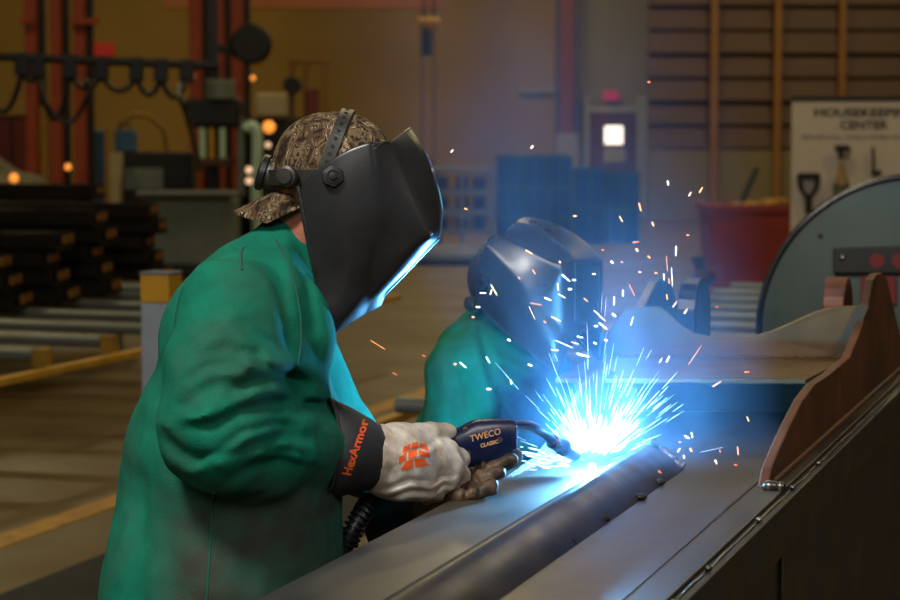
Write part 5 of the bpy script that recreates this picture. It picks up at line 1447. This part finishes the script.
# dense burst right at the arc
b = MB(); R2 = np.random.default_rng(3)
def sliver(p, v, L, r):
    v = v.normalized(); b.tube([p, p + v * L * .5, p + v * L], [r * .5, r, r * .3], 4)
px1 = 3.6 / F
for i in range(190):
    a = R2.normal(0, .55); v = Vector((math.sin(a), R2.uniform(-.45, .45), math.cos(a) * R2.uniform(.8, 1.1)))
    d0 = abs(R2.normal(0, 1)) * 46 + 16; L = R2.uniform(8, 38)
    sliver(AT + v.normalized() * d0 * px1, v + Vector((0, 0, R2.uniform(-.15, .1))), L * px1, R2.uniform(.14, .26) * px1)
for i in range(70):                      # spray skimming back along the plate towards the gun and forward past the bar
    a = R2.uniform(-1, 1); v = Vector((-1, R2.uniform(-.6, .5), R2.uniform(.0, .34)))
    d0 = R2.uniform(22, 100); p = AT + v.normalized() * d0 * px1; p.z = max(p.z, ZT + .004)
    sliver(p, Vector((v.x, v.y, v.z * .6 + R2.uniform(-.05, .08))), R2.uniform(3, 13) * px1, R2.uniform(.3, .55) * px1)
for i in range(34):
    v = Vector((R2.uniform(.35, 1), R2.uniform(-.2, .6), R2.uniform(.5, 1.2)))
    sliver(AT + v.normalized() * R2.uniform(20, 110) * px1, v, R2.uniform(8, 26) * px1, R2.uniform(.25, .42) * px1)
o = b.build('spark_spray', mat('spray_white', (255, 255, 255), .5, emit=(205, 226, 255), estr=.9)); tag(o, 'dense spray of fine white sparks fanning from the welding arc', 'sparks', kind='stuff')

# ---------------------------------------------------------------- welding smoke
m = bpy.data.materials.new('welding_smoke'); m.use_nodes = True; nt = m.node_tree; N = nt.nodes; L = nt.links
N.remove(N['Principled BSDF'])
vs_ = N.new('ShaderNodeVolumeScatter'); vs_.inputs['Color'].default_value = (.42, .66, 1.0, 1); vs_.inputs['Anisotropy'].default_value = .15
tc = N.new('ShaderNodeTexCoord'); 
ns = N.new('ShaderNodeTexNoise'); ns.inputs['Scale'].default_value = 3.4; ns.inputs['Detail'].default_value = 4; ns.inputs['Distortion'].default_value = .8
mp = N.new('ShaderNodeMapping'); mp.inputs['Scale'].default_value = (1.5, 1, .8); L.new(tc.outputs['Object'], mp.inputs['Vector']); L.new(mp.outputs['Vector'], ns.inputs['Vector'])
mr = N.new('ShaderNodeMapRange'); mr.inputs['From Min'].default_value = .38; mr.inputs['From Max'].default_value = .66; mr.inputs['To Min'].default_value = .12; mr.inputs['To Max'].default_value = 1
L.new(ns.outputs['Fac'], mr.inputs['Value'])
# falls off from the axis of the rising plume
sep = N.new('ShaderNodeSeparateXYZ'); L.new(tc.outputs['Object'], sep.inputs['Vector'])
def math_(op, a, b2=None, clamp=False):
    q = N.new('ShaderNodeMath'); q.operation = op; q.use_clamp = clamp
    for i, v in enumerate((a, b2)):
        if v is None: continue
        if isinstance(v, (int, float)): q.inputs[i].default_value = v
        else: L.new(v, q.inputs[i])
    return q.outputs[0]
zz_ = sep.outputs['Z']
lean = math_('MULTIPLY', zz_, -.30)                  # drifts to the left as it rises
dx_ = math_('SUBTRACT', sep.outputs['X'], math_('ADD', lean, .08))
dy_ = sep.outputs['Y']
rad = math_('SQRT', math_('ADD', math_('MULTIPLY', dx_, dx_), math_('MULTIPLY', math_('MULTIPLY', dy_, dy_), .6)))
wid = math_('ADD', math_('MULTIPLY', zz_, .20), .25)
fall = math_('SUBTRACT', 1.0, math_('DIVIDE', rad, wid), True)
hfall = math_('SUBTRACT', 1.0, math_('MULTIPLY', zz_, 1.05), True)
hf = math_('ADD', math_('MULTIPLY', math_('POWER', hfall, 1.6), .85), math_('MULTIPLY', math_('SUBTRACT', 1.5, zz_, False), .09))
low = math_('MULTIPLY', math_('ADD', zz_, .02), 12.0, True)
den = math_('MULTIPLY', math_('MULTIPLY', math_('MULTIPLY', fall, mr.outputs['Result']), hf), low)
den = math_('MULTIPLY', den, SMOKE)
L.new(den, vs_.inputs['Density']); L.new(vs_.outputs['Volume'], N['Material Output'].inputs['Volume'])
b = MB(); bx(b, -1.0, .60, -.75, .75, 0.0, 1.5)
o = b.build('smoke_plume', m); o.location = (AT.x + .02, AT.y + .05, ZT + .002)
tag(o, 'blue lit plume of welding smoke rising from the arc', 'smoke', kind='stuff')
